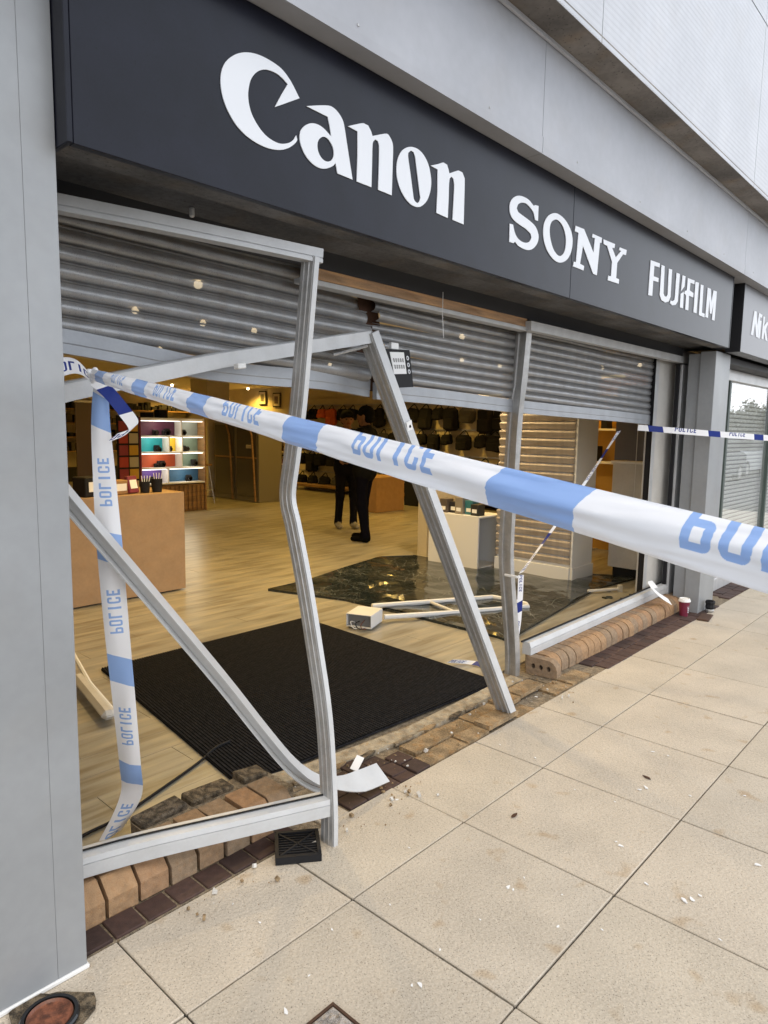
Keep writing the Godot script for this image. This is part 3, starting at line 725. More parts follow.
	shutter(sh, 0.62, 2.33, [2.20, 2.20], [1.71, 1.625], 8, SZ, true)
	sh = thing("roller_shutter", "long half lowered perforated roller shutter, ripped edge, reaching the guide channel", "shutter", Vector3(4.0, 1.55, SZ))
	shutter(sh, 2.345, xg - 0.014, [2.20, 2.20], [1.632, 1.545], 11, SZ, false)
	var te := MB.new()
	var tq := PackedVector2Array()
	for k in 8: tq.append(Vector2(2.275 + (0.02 if k % 2 else 0.0) + rng.randf() * 0.015, 1.66 + k * 0.072))
	for k in 8: tq.append(Vector2(2.425 + (0.02 if k % 2 else 0.0) - (0.02 if k > 4 else 0.0), 1.66 + (7 - k) * 0.072))
	te.plate(tq, [], 0.002, Transform3D(Basis(), Vector3(0, 0, SZ - 0.030))); part("added_tear_backing", te, M.rust, sh)  # rust-brown sheet added behind the tear to keep the gap dark
	# timber head and white trim above the doorway
	var th := thing("timber_head", "raw orange timber batten exposed above the torn shutter", "batten", Vector3(2.6, 2.1, -0.33))
	part("batten", boxed(1.88, 3.52, 2.072, 2.118, -0.38, -0.322, 0.002), M.timber, th)
	part("white_trim", boxed(1.84, 3.52, 2.050, 2.071, -0.375, -0.318, 0.002), M.white_alu, th)
	mb = MB.new(); mb.tube([onz(443, 292, -0.30), onz(442.5, 315, -0.30), onz(443.5, 338, -0.31)], 0.0018, 5); single("hanging_wire", mb, M.white, "thin pale wire dangling from the timber batten", "wire", onz(443, 292, -0.30))

	# the ripped door frame: sloping header and leaning jamb
	f = thing("door_frame", "ripped out door frame, header sloping up to a corner and jamb leaning on the pavement", "door frame", Vector3(3.03, 0, 0))
	var hp := [Vector3(0.70, 1.523, -0.25), onz(72, 385, -0.265) + Vector3(0, -0.02, 0), onz(220, 361, -0.29), onz(372, 337, -0.28)]
	mb = MB.new(); mb.sweep(hp, flipped(PackedVector2Array([Vector2(0, -0.025), Vector2(0, 0.025), Vector2(-0.008, 0.03), Vector2(-0.075, 0.03), Vector2(-0.075, -0.02), Vector2(-0.05, -0.02), Vector2(-0.05, -0.012), Vector2(-0.012, -0.012), Vector2(-0.012, -0.025)])), Vector3.UP); part("header", mb, M.white_alu, f)
	var foot := Vector3(3.02, 0.004, -0.01)
	var top: Vector3 = onz(374, 332, -0.275)
	var jp := PackedVector2Array([Vector2(-0.026, 0), Vector2(0.024, 0), Vector2(0.024, 0.075), Vector2(-0.026, 0.075), Vector2(-0.026, 0.062), Vector2(-0.018, 0.060), Vector2(-0.018, 0.040), Vector2(-0.026, 0.038), Vector2(-0.026, 0.030), Vector2(-0.020, 0.028), Vector2(-0.020, 0.012), Vector2(-0.026, 0.010)])
	mb = MB.new(); mb.sweep([foot, foot.lerp(top, 0.33) + Vector3(-0.006, 0, 0.004), foot.lerp(top, 0.7) + Vector3(-0.004, 0, 0), top], mirrored(jp), Vector3(0, 0, -1)); part("jamb", mb, M.mill, f)
	mb = MB.new(); mb.sweep([foot + Vector3(0.002, 0.01, 0.0035), foot.lerp(top, 0.33) + Vector3(-0.004, 0, 0.0075), foot.lerp(top, 0.7) + Vector3(-0.002, 0, 0.0035), top + Vector3(0.002, 0, 0.0035)], mirrored(PackedVector2Array([Vector2(-0.022, -0.003), Vector2(0.022, -0.003), Vector2(0.022, 0.002), Vector2(-0.022, 0.002)])), Vector3(0, 0, -1)); part("cover_strip", mb, M.white_alu, f)
	var hold: Vector3 = foot.lerp(top, 0.79) + Vector3(0, 0, 0.009)
	mb = MB.new(); mb.box(Transform3D(Basis.from_euler(Vector3(0.1, 0, 0.38)), hold), Vector3(0.036, 0.05, 0.003), 0.001); part("bracket", mb, M.white, f)
	mb = MB.new(); mb.lathe(Vector3.ZERO, [Vector2(0, 0.003), Vector2(0.006, 0.002), Vector2(0.007, 0.0)], 10)
	piece("screw", mb.mesh(), M.black, Transform3D(Basis.from_euler(Vector3(PI / 2 + 0.1, 0, 0.38)), hold + Vector3(0, 0, 0.0016)), f)
	mb = MB.new(); mb.tube([onz(333, 355, -0.275), onz(367, 346, -0.28)], 0.006, 6); part("rod", mb, M.mill, f)
	mb = MB.new(); mb.box(Transform3D(Basis.from_euler(Vector3(0, 0, 0.16)), onz(240, 366, -0.25)), Vector3(0.035, 0.02, 0.03), 0.003); part("catch", mb, M.white, f)
	# long bent trim
	f = thing("bent_trim", "long bent white channel sloping down from the wide column and curling onto dark bricks", "metal trim", Vector3(1.75, 0.03, -0.15))
	var tp := smooth_path([onz(20, 428, -0.24), onz(75, 497, -0.225), onz(150, 586, -0.2), onz(225, 676, -0.17), onz(270, 733, -0.13), onz(296, 763, -0.10), onz(318, 779, -0.08), onz(340, 783, -0.05), onz(360, 781, -0.03), onz(383, 772, -0.04)], 4)
	var upv := []
	var wsc := []
	for i in tp.size(): wsc.append(1.0 if i < 26 else 1.0 + 0.8 * minf(1.0, (i - 26) / 6.0))
	for i in tp.size(): upv.append(Vector3(0.45, 0.62, 0.55) if i < 22 else Vector3(0.2, 0.8, 0.55))
	mb = MB.new(); mb.sweep(tp, PackedVector2Array([Vector2(-0.026, -0.003), Vector2(0.026, -0.003), Vector2(0.026, 0), Vector2(-0.026, 0)]), Vector3.UP, true, upv, wsc); part("face", mb.smooth(0.85), M.white_alu, f)
	var tl := []
	for i in range(0, 27): tl.append(tp[i])
	mb = MB.new(); mb.sweep(tl, PackedVector2Array([Vector2(-0.002, -0.0345), Vector2(0.002, -0.0345), Vector2(0.002, -0.0035), Vector2(-0.002, -0.0035)]), Vector3.UP, true, upv)
	part("channel_side", mb, M.alu, f)
	mb = MB.new(); mb.sweep(tl, PackedVector2Array([Vector2(-0.028, -0.040), Vector2(-0.004, -0.040), Vector2(-0.004, -0.035), Vector2(-0.028, -0.035)]), Vector3.UP, true, upv)
	mb.sweep(tl, PackedVector2Array([Vector2(0.004, -0.040), Vector2(0.028, -0.040), Vector2(0.028, -0.035), Vector2(0.004, -0.035)]), Vector3.UP, true, upv); part("lip", mb, M.white_alu, f)
	# threshold strip in front of the mat
	var ts := setting("threshold")
	mb = MB.new(); mb.sweep([Vector3(1.62, 0, -0.40), Vector3(1.9, 0, -0.335), Vector3(2.5, 0, -0.26), Vector3(3.52, 0, -0.285)], flipped(PackedVector2Array([Vector2(0.035, -0.02), Vector2(0.03, 0.010), Vector2(-0.05, 0.016), Vector2(-0.05, -0.02)])), Vector3.UP); part("strip", mb, tri_tex(mat(0.48, 0.41, 0.30, 0.8), M.screed.albedo_texture, 0.5), ts)
	for k in 9:
		var lx := 1.75 + k * 0.2 + rng.randf() * 0.08
		var pl := PackedVector2Array()
		for s in 7: pl.append(Vector2(cos(TAU * s / 7) * rng.randf_range(0.03, 0.09), sin(TAU * s / 7) * rng.randf_range(0.008, 0.022)))
		mb = MB.new(); mb.plate(pl, [], 0.012, Transform3D(Basis(Vector3.RIGHT, Vector3.BACK, Vector3.UP), Vector3(lx, 0.002, -0.235 - max(0.0, 2.3 - lx) * 0.14)))
		part("splinter", mb, [M.mortar, M.screed, M.grimy0][k % 3], ts)

func mirrored(q: PackedVector2Array) -> PackedVector2Array:
	# outline in (x, inward) for a sweep along +y with up = -z: U = up x T = (-z) x y = x
	var r := q.duplicate()
	if Geometry2D.is_polygon_clockwise(r): r.reverse()
	return r

const SLAT := [Vector2(0, -0.012), Vector2(0.05, -0.013), Vector2(0.06, 0.005), Vector2(0.10, 0.008), Vector2(0.14, 0.005), Vector2(0.15, -0.003), Vector2(0.30, 0.005), Vector2(0.50, 0.009), Vector2(0.70, 0.008), Vector2(0.88, 0.002), Vector2(0.97, -0.005), Vector2(1.0, -0.012), Vector2(1.08, -0.018)]
func shutter(t: Node3D, x0: float, x1: float, tops: Array, bots: Array, count: int, z: float, torn_right: bool):
	var segs := 16
	var nz := FastNoiseLite.new(); nz.seed = 5; nz.frequency = 0.8
	for k in count:
		var mb := MB.new()
		var steps := SLAT.size() - 1
		var prev := []
		for i in segs + 1:
			var fx := float(i) / segs
			var x: float = lerp(x0, x1, fx)
			# ragged ends at the tear
			if torn_right and i == segs: x += nz.get_noise_2d(k * 3.1, 1.0) * 0.06
			if not torn_right and i == 0: x += nz.get_noise_2d(k * 3.1, 9.0) * 0.05 + (0.03 if k > 4 else 0.0)
			var yb: float = lerp(bots[0], bots[1], fx) + 0.078
			var yt: float = lerp(tops[0], tops[1], fx)
			var ya: float = lerp(yt, yb, float(k) / count)
			var yc: float = lerp(yt, yb, float(k + 1) / count)
			var bulge := nz.get_noise_2d(x * 1.4, k * 0.25) * 0.014
			var near: float = clamp((x - x0) / (x1 - x0), 0.0, 1.0) if torn_right else 1.0 - clamp((x - x0) / (x1 - x0), 0.0, 1.0)
			bulge += pow(near, 6) * 0.045 * sin(k * 2.0 + 0.5) + nz.get_noise_2d(x * 6.0, k * 2.0) * 0.004
			var row := []
			for s in steps + 1: row.append(Vector3(x, lerp(ya, yc, SLAT[s].x), z + SLAT[s].y + bulge))
			if i > 0:
				for s in steps: mb.quad(prev[s], row[s], row[s + 1], prev[s + 1], Vector3(0, 0.0, 1))
			prev = row
		part("slat", mb.smooth(0.8), M.slat, t)
	var path := []
	for i in 7:
		var fx := i / 6.0
		path.append(Vector3(lerp(x0, x1, fx), lerp(bots[0], bots[1], fx) + (0.012 * sin(fx * 9.0) if torn_right else -0.006 * sin(fx * 5.0)), z + nz.get_noise_2d(lerp(x0, x1, fx) * 1.4, 2.0) * 0.014))
	if not torn_right: path[0] += Vector3(0, -0.012, 0.03)
	var bar := MB.new(); bar.sweep(smooth_path(path, 3), flipped(PackedVector2Array([Vector2(0.014, 0), Vector2(0.012, 0.03), Vector2(0.014, 0.034), Vector2(0.012, 0.076), Vector2(-0.012, 0.076), Vector2(-0.012, 0)])), Vector3.UP); part("bottom_bar", bar, M.bar, t)

# ================================================================ next shop along
func build_neighbour():
	var x0: float = onz(716, 480, -0.03).x + 0.02
	var w := thing("shop_window", "neighbouring shop window with pale slatted shutter down behind the glass", "window", Vector3(x0 + 1.5, 0.1, -0.2))
	part("sill", boxed(x0, x0 + 5.0, 0.0, 0.12, -0.36, -0.2, 0.004), M.alu, w)
	part("head", boxed(x0, x0 + 5.0, 1.98, 2.08, -0.30, -0.22, 0.004), M.alu, w)
	part("head", boxed(x0, x0 + 5.0, 2.081, 2.14, -0.32, -0.08, 0.004), M.head, w)
	part("pane", boxed(x0, x0 + 5.0, 0.121, 1.979, -0.262, -0.256), M.pane, w)
	for xx in [x0 + 0.85, x0 + 2.4]: part("mullion", boxed(xx, xx + 0.05, 0.12, 1.98, -0.285, -0.225, 0.003), M.green_metal, w)
	var sl := MB.new()
	sl.sweep([Vector3(x0, 0, 0), Vector3(x0 + 5.0, 0, 0)], flipped(PackedVector2Array([Vector2(-0.31, -0.016), Vector2(-0.303, -0.010), Vector2(-0.302, 0.0), Vector2(-0.304, 0.010), Vector2(-0.31, 0.016), Vector2(-0.314, 0.016), Vector2(-0.314, -0.016)])), Vector3.UP)
	var me := sl.mesh()
	for k in 44: piece("slat", me, M.shutter_pale, Transform3D(Basis(), Vector3(0, 0.15 + k * 0.042, 0)), w)
	part("backing", boxed(x0, x0 + 5.0, 0.12, 1.98, -0.34, -0.33), M.dark_grey, w)

# ================================================================ interior
const CEIL := 2.45
const WALL_X := 11.2
func build_interior():
	var fl := setting("shop_floor")
	part("base", boxed(0.5, 12.0, -0.12, -0.002, -16.4, -0.5), M.plank0, fl)
	part("base", boxed(0.5, 6.4, -0.12, -0.002, -0.5, -0.262), M.mortar, fl)
	var pm := []
	for i in 2: pm.append(boxed(-0.6065, 0.6065, -0.002, 0.006 + i * 0.0006, -0.0895, 0.0895, 0.0006).mesh())
	for r in 36:
		for k in range(-1, 8):
			var cx: float = 0.9 + k * 1.215 + (r * 0.437 - floor(r * 0.437 / 1.215) * 1.215)
			var cz := -0.335 - r * 0.18
			if cx < 0.55 or cx > 8.4: continue
			if r == 0 and cx > 0.7: continue
			if cx + 0.6 > 6.9 and cz > -0.5: continue
			piece("plank", pm[rng.randi_range(0, 1)], M["plank%d" % rng.randi_range(0, 3)], Transform3D(Basis(), Vector3(cx, 0, cz)), fl)
	var sw := setting("shop_walls")
	part("side_wall", boxed(WALL_X, WALL_X + 0.2, -0.1, 2.6, -16.4, -0.5), M.wall, sw)
	part("back_wall", boxed(0.3, WALL_X + 0.2, -0.1, 2.6, -16.6, -16.4), M.wall, sw)
	part("side_wall", boxed(0.3, 0.5, -0.1, 2.6, -16.4, -0.62), M.wall, sw)
	part("front_wall", boxed(6.95, WALL_X + 0.2, -0.1, 2.6, -0.62, -0.40), M.wall, sw)
	part("ceiling", boxed(0.3, WALL_X + 0.2, CEIL, CEIL + 0.15, -16.4, -0.505), M.ceiling, sw)
	# recessed downlights
	var lens := glow(1.0, 0.80, 0.50, 9.0)
	var spots := []
	for q in [[198, 280], [135, 307], [203, 320], [254, 328], [362, 316], [462, 334], [462, 358], [500, 364], [602, 366], [640, 363], [172, 384], [175, 391], [195, 389], [199, 393], [248, 393], [300, 372], [330, 362]]:
		var w: Vector3 = ony(q[0], q[1], CEIL)
		if w.z < -16.0 or w.x > WALL_X - 0.3:
			w = EYE + (w - EYE) * min((16.0 + EYE.z - 0.4) / max(0.1, EYE.z - w.z), (WALL_X - 0.4) / w.x); w.y = CEIL
		spots.append(w)
	for q in [[2.4, -6.5], [4.6, -6.2], [9.4, -4.0], [9.8, -7.0], [3.0, -10.5], [6.5, -11.5], [9.5, -12.0]]: spots.append(Vector3(q[0], CEIL, q[1]))
	for w in spots:
		var d := thing("ceiling_downlight", "small round warm white downlight set in the shop ceiling", "ceiling light", w, "ceiling downlights in the shop")
		var mb := MB.new(); mb.lathe(w, [Vector2(0.052, -0.004), Vector2(0.075, -0.008), Vector2(0.078, 0.0)], 16); part("trim_ring", mb, M.white, d)
		mb = MB.new(); mb.lathe(w, [Vector2(0.0, -0.058), Vector2(0.016, -0.054), Vector2(0.027, -0.043), Vector2(0.030, -0.030), Vector2(0.027, -0.017), Vector2(0.016, -0.006), Vector2(0.016, 0.0)], 16); part("lens", mb, lens, d)
		var l := SpotLight3D.new(); l.name = "lamp"; l.light_color = Color(1.0, 0.88, 0.66) if w.z > -3.2 else Color(1.0, 0.80, 0.36); l.light_energy = 1.5 if w.z > -3.2 else (0.55 if w.z > -6.5 else 1.35); l.spot_angle = 75.0; l.spot_angle_attenuation = 0.6; l.spot_range = 14.0; l.spot_attenuation = 2.0; l.light_size = 0.05; l.shadow_enabled = true
		l.rotation_degrees = Vector3(-90, 0, 0); d.add_child(l); l.position = Vector3(0, -0.064, 0)
	# plywood counter
	var c := thing("sales_counter", "plain plywood sales counter with clutter along its top", "counter", Vector3(2.1, 0, -3.9))
	part("front_panel", boxed(0.75, 3.34, 0.02, 0.895, -3.67, -3.65, 0.002), M.ply, c)
	part("end_panel", boxed(3.315, 3.338, 0.02, 0.895, -4.35, -3.672, 0.002), M.ply, c)
	part("top", boxed(0.75, 3.335, 0.86, 0.892, -4.35, -3.672, 0.003), M.ply, c)
	part("plinth", boxed(0.8, 3.28, 0.0, 0.06, -4.3, -3.70), M.black, c)
	# clutter on it: boxes, pots, a till screen
	var it := [[132, 478, 0.11, 0.15, 0.04, M.maroon, "brochure_stand", "dark red leaflet stand on the plywood counter", "leaflet stand"], [116, 470, 0.20, 0.12, 0.10, M.card, "cardboard_tray", "brown card tray on the plywood counter", "tray"], [145, 484, 0.09, 0.10, 0.09, M.black, "pen_pot", "squat black pot on the plywood counter", "pot"], [157, 480, 0.10, 0.12, 0.10, M.black, "pen_pot", "tall black pot at the counter's open end", "pot"], [90, 478, 0.22, 0.16, 0.15, M.black, "card_reader", "black card machine on the counter close to the wide column", "card machine"]]
	for q in it:
		var w: Vector3 = onz(q[0], 494, -3.8); w.y = 0.892
		var t := thing(q[6], q[7], q[8], w)
		var mb := MB.new()
		if q[6] == "pen_pot":
			mb.lathe(w, [Vector2(0.0, 0.001), Vector2(q[2] * 0.42, 0.001), Vector2(q[2] * 0.5, q[3]), Vector2(q[2] * 0.44, q[3]), Vector2(q[2] * 0.38, 0.012), Vector2(0, 0.012)], 16); part("cup", mb, q[5], t)
			mb = MB.new()
			for k in 4: mb.tube([w + Vector3(0.01 * k - 0.015, 0.02, 0.01), w + Vector3(0.022 * k - 0.03, q[3] + 0.05, 0.01 * k)], 0.004, 5)
			part("pens", mb, M.white, t)
		else:
			mb.box(Transform3D(Basis.from_euler(Vector3(-0.25 if q[4] < 0.05 else 0.0, 0.3, 0)), w + Vector3(0, q[3] * 0.5 + 0.003, 0)), Vector3(q[2], q[3], q[4]), 0.006); part("body", mb, q[5], t)
			mb = MB.new(); mb.box(Transform3D(Basis.from_euler(Vector3(-0.25 if q[4] < 0.05 else 0.0, 0.3, 0)), w + Vector3(0, q[3] * 0.5 + 0.003, 0)) * Transform3D(Basis(), Vector3(0, 0, q[4] * 0.5 + 0.002)), Vector3(q[2] * 0.7, q[3] * 0.5, 0.002)); part("face_label", mb, M.paper, t)
	# tall colourful display unit
	var gz := -8.7
	var g := thing("display_unit", "tall display unit with lit niches in turquoise, yellow, orange and violet", "display unit", Vector3(6.3, 0, gz))
	var gx0: float = onz(141, 450, gz).x
	var gx1: float = onz(204, 450, gz).x
	var sx := (gx1 - gx0)
	var ys := [1.56, 1.29, 1.02, 0.76, 0.50]
	part("carcass_side", boxed(gx0 - 0.03, gx0, 0.0, 1.6, gz - 0.45, gz + 0.02, 0.004), M.maroon, g)
	part("carcass_side", boxed(gx1, gx1 + 0.03, 0.0, 1.6, gz - 0.45, gz + 0.02, 0.004), M.oak, g)
	part("top_board", boxed(gx0, gx1, 1.565, 1.595, gz - 0.45, gz + 0.02, 0.003), M.white, g)
	part("base_cabinet", boxed(gx0, gx1, 0.0, 0.47, gz - 0.45, gz - 0.005, 0.003), M.oak, g)
	for k in 14: part("slat", boxed(gx0 + sx * (k + 0.15) / 14.0, gx0 + sx * (k + 0.7) / 14.0, 0.03, 0.45, gz - 0.004, gz + 0.012, 0.002), M.oak, g)
	for k in 5: part("shelf", boxed(gx0, gx1, ys[k] - 0.012, ys[k] + 0.012, gz - 0.44, gz + 0.015, 0.002), M.white, g)
	var cells := [[0, 0.0, 0.62, Color(0.10, 0.025, 0.06)], [0, 0.64, 1.0, Color(0.22, 0.25, 0.24)], [1, 0.0, 0.42, Color(0.02, 0.36, 0.44)], [1, 0.44, 0.63, Color(0.62, 0.42, 0.02)], [1, 0.65, 1.0, Color(0.14, 0.20, 0.16)], [2, 0.0, 0.62, Color(0.50, 0.09, 0.03)], [2, 0.64, 1.0, Color(0.12, 0.18, 0.15)], [3, 0.0, 0.40, Color(0.12, 0.06, 0.34)], [3, 0.42, 1.0, Color(0.04, 0.13, 0.26)]]
	for q in cells:
		var kk: Color = q[3]
		part("niche_back", boxed(gx0 + sx * q[1], gx0 + sx * q[2], ys[q[0] + 1] + 0.013, ys[q[0]] - 0.013, gz - 0.22, gz - 0.20), mat(kk.r, kk.g, kk.b, 0.6), g)
		part("divider", boxed(gx0 + sx * q[2] + 0.003, gx0 + sx * q[2] + 0.018, ys[q[0] + 1] + 0.013, ys[q[0]] - 0.013, gz - 0.43, gz + 0.01), M.white, g)
		var strip := boxed(gx0 + sx * q[1] + 0.02, gx0 + sx * q[2] - 0.02, ys[q[0]] - 0.022, ys[q[0]] - 0.0135, gz - 0.02, gz - 0.005)
		part("light_strip", strip, glow(1.0, 0.95, 0.85, 2.0), g)
		var al := OmniLight3D.new(); al.name = "lamp"; al.light_color = Color(1.0, 0.95, 0.85); al.light_energy = 0.03; al.light_size = 0.1; al.omni_range = 5.0; al.shadow_enabled = true; g.add_child(al, true)
		al.position = Vector3(gx0 + sx * (q[1] + q[2]) * 0.5, ys[q[0]] - 0.04, gz - 0.02) - g.position
		for k in 1 + int((q[2] - q[1]) * 5.0):
			var px: float = gx0 + sx * lerp(q[1], q[2], rng.randf_range(0.15, 0.85))
			var t := thing("camera_kit", "small dark camera item in the %s niche of the colourful display unit" % ["plum red", "pale grey top", "turquoise", "yellow", "grey green middle", "orange", "grey green lower", "violet", "blue"][cells.find(q)], "camera", Vector3(px, ys[q[0] + 1] + 0.013, gz - 0.12), "camera items in the colourful display unit")
			var hh := rng.randf_range(0.06, 0.12)
			part("body", boxed(px - 0.05, px + 0.05, ys[q[0] + 1] + 0.013, ys[q[0] + 1] + 0.013 + hh, gz - 0.15, gz - 0.10, 0.01), M.black, t)
			var mb := MB.new(); mb.tube([Vector3(px, ys[q[0] + 1] + 0.013 + hh * 0.5, gz - 0.10), Vector3(px, ys[q[0] + 1] + 0.013 + hh * 0.5, gz - 0.05)], hh * 0.33, 12); part("lens_barrel", mb, M.black_gloss, t)
	for k in 2:
		var w: Vector3 = onz(147 + k * 14, 418, gz - 0.2); w.y = 1.597
		var t := thing("boxed_stock", ["squat dark carton on top of the colourful display unit", "taller dark carton on top of the colourful display unit"][k], "box", w)
		part("body", boxed(w.x - 0.08, w.x + 0.08, w.y, w.y + 0.08 + k * 0.05, w.z - 0.08, w.z + 0.08, 0.004), M.black_cloth, t); part("lid", boxed(w.x - 0.083, w.x + 0.083, w.y + 0.081 + k * 0.05, w.y + 0.09 + k * 0.05, w.z - 0.083, w.z + 0.083, 0.002), M.card, t)
	# red and yellow leaflet rack beside it
	var lr := thing("leaflet_rack", "rack of red and yellow leaflets against the end of the display unit", "rack", Vector3(gx0 - 0.25, 0, gz + 0.1))
	part("back_board", boxed(gx0 - 0.42, gx0 - 0.06, 0.0, 1.62, gz + 0.02, gz + 0.05, 0.003), M.black, lr)
	for r in 6:
		for k in 2:
			var kk: Array = [[0.45, 0.05, 0.03], [0.6, 0.35, 0.03], [0.3, 0.04, 0.05], [0.5, 0.45, 0.3]][(r * 2 + k * 3) % 4]
			part("leaflet", boxed(gx0 - 0.40 + k * 0.17, gx0 - 0.25 + k * 0.17, 0.42 + r * 0.19, 0.58 + r * 0.19, gz + 0.053, gz + 0.063, 0.002), mat(kk[0], kk[1], kk[2], 0.6), lr)
	# far wall shelving behind
	wall_shelf(Vector3(7.2, 0, -15.9), 4.0, "far bookcase of dark stock with an oak lower shelf against the back wall", 0.0)
	wall_shelf(Vector3(3.6, 0, -15.9), 2.6, "far bookcase of dark stock behind the plywood counter", 0.0)
	# dark doorway panels at the far left
	for k in 2:
		var w := thing("dark_banner", ["tall black banner hanging near the wide column deep in the shop", "tall brown roller banner standing deep in the shop behind the counter"][k], "banner", Vector3(3.4 + k * 0.75, 0.0, -7.2))
		part("sheet", boxed(3.2 + k * 0.75, 3.55 + k * 0.8, 0.9 - k * 0.5, 1.75, -7.2, -7.18, 0.002), M.black_cloth if k == 0 else mat(0.05, 0.03, 0.02, 0.6), w)
		part("rail", boxed(3.19 + k * 0.75, 3.56 + k * 0.8, 1.752, 1.78, -7.21, -7.17, 0.004), M.mill, w)
		part("pole", boxed(3.37 + k * 0.75, 3.39 + k * 0.75, 0.0, 1.75, -7.225, -7.212, 0.002), M.mill, w)
		part("foot", boxed(3.2 + k * 0.75, 3.55 + k * 0.75, 0.0, 0.03, -7.3, -7.1, 0.006), M.mill, w)
	# cream column and dark glazed cabinet
	var a := ony(214, 497, 0.0)
	var b := ony(258, 503, 0.0)
	var cc := thing("cream_column", "plain cream column beside the dark glass cabinet in the shop", "column", Vector3(a.x - 0.1, 0, a.z - 0.5))
	part("shaft", boxed(a.x - 0.05, a.x + 0.5, 0.0, CEIL, a.z - 0.75, a.z - 0.12, 0.01), M.wall, cc)
	part("skirting", boxed(a.x - 0.07, a.x + 0.5, 0.0, 0.1, a.z - 0.77, a.z - 0.10, 0.01), M.wall, cc)
	var dk := thing("glass_cabinet", "dark glass fronted cabinet with slanting timber struts by the cream column", "cabinet", Vector3(a.x + 0.2, 0, (a.z + b.z) * 0.5))
	part("carcass", boxed(a.x + 0.03, a.x + 0.6, 0.0, 1.55, a.z, b.z, 0.006), M.kiosk, dk)
	for k in 2:
		var z0: float = lerp(a.z, b.z, k * 0.5) + 0.05
		var z1: float = lerp(a.z, b.z, k * 0.5 + 0.5) - 0.05
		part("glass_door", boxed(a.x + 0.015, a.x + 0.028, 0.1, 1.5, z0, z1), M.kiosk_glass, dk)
		var mb := MB.new(); mb.tube([Vector3(a.x - 0.02, 0.02, z1), Vector3(a.x - 0.04, 0.8, z1 - 0.03), Vector3(a.x - 0.01, 1.3, z1 - 0.12), Vector3(a.x + 0.0, 1.55, z1 - 0.25)], 0.02, 6); part("strut", mb, M.oak, dk)
		part("shelf_edge", boxed(a.x - 0.005, a.x + 0.012, 0.85, 0.88, z0, z1), M.oak, dk)
	part("warm_lamp_box", boxed(a.x - 0.02, a.x + 0.012, 1.05, 1.12, b.z - 0.35, b.z - 0.15, 0.01), M.wall, dk)
	var stl := ony(204, 503, 0.0)
	var stool := thing("wire_stool", "thin legged bar stool in front of the dark glass cabinet", "stool", stl)
	var sm := MB.new(); sm.lathe(stl + Vector3(0, 0.72, 0), [Vector2(0, 0.0), Vector2(0.16, 0.0), Vector2(0.17, 0.015), Vector2(0.16, 0.03), Vector2(0, 0.03)], 18); part("seat", sm, M.oak, stool)
	for k in 4:
		sm = MB.new(); var an := PI / 4 + k * PI / 2; sm.tube([stl + Vector3(cos(an) * 0.10, 0.72, sin(an) * 0.10), stl + Vector3(cos(an) * 0.2, 0.0, sin(an) * 0.2)], 0.009, 6); part("leg", sm, M.mill, stool)
	sm = MB.new()
	for k in 4: sm.tube([stl + Vector3(cos(PI / 4 + k * PI / 2) * 0.165, 0.25, sin(PI / 4 + k * PI / 2) * 0.165), stl + Vector3(cos(PI / 4 + (k + 1) * PI / 2) * 0.165, 0.25, sin(PI / 4 + (k + 1) * PI / 2) * 0.165)], 0.006, 5)
	part("foot_ring", sm, M.mill, stool)
	# pictures on the side wall
	var n := 0
	for q in [[263, 398], [277, 400], [267, 456], [268, 473], [286, 462]]:
		var w: Vector3 = onx(q[0], q[1], WALL_X - 0.02)
		var pf := thing("picture_frame", "small black framed photograph hung on the shop's cream side wall", "picture", w, "framed photographs on the side wall")
		part("frame", boxed(w.x - 0.02, w.x, w.y - 0.18, w.y + 0.18, w.z - 0.15, w.z + 0.15, 0.004), M.black, pf)
		part("mount", boxed(w.x - 0.026, w.x - 0.0205, w.y - 0.15, w.y + 0.15, w.z - 0.12, w.z + 0.12), M.wall, pf)
		part("print", boxed(w.x - 0.031, w.x - 0.0265, w.y - 0.09, w.y + 0.09, w.z - 0.07, w.z + 0.07), mat(0.08 + 0.04 * (n % 3), 0.07, 0.05, 0.5), pf); n += 1
	# bag wall: rails with hanging bags on the side wall
	var bw := thing("bag_wall", "pegboard wall of rails where the camera bags hang", "display wall", Vector3(WALL_X - 0.1, 0, -7.5))
	part("pegboard", boxed(WALL_X - 0.05, WALL_X - 0.005, 0.15, 2.15, -11.2, -2.6, 0.004), M.wall, bw)
	for r in 4: part("rail", boxed(WALL_X - 0.09, WALL_X - 0.055, 1.98 - r * 0.52, 2.01 - r * 0.52, -11.1, -2.7, 0.003), M.mill, bw)
	part("base_shelf", boxed(WALL_X - 0.5, WALL_X - 0.06, 0.1, 0.16, -11.1, -2.7, 0.004), M.oak, bw)
	part("light_strip", boxed(WALL_X - 0.14, WALL_X - 0.095, 2.12, 2.15, -6.4, -2.9), glow(1.0, 0.72, 0.3, 2.0), bw)
	var bl := OmniLight3D.new(); bl.name = "lamp"; bl.light_color = Color(1.0, 0.72, 0.3); bl.light_energy = 0.4; bl.light_size = 0.3; bl.omni_range = 8.0; bl.shadow_enabled = true; bw.add_child(bl); bl.position = Vector3(WALL_X - 0.2, 2.05, -4.6) - bw.position
	var protos := []
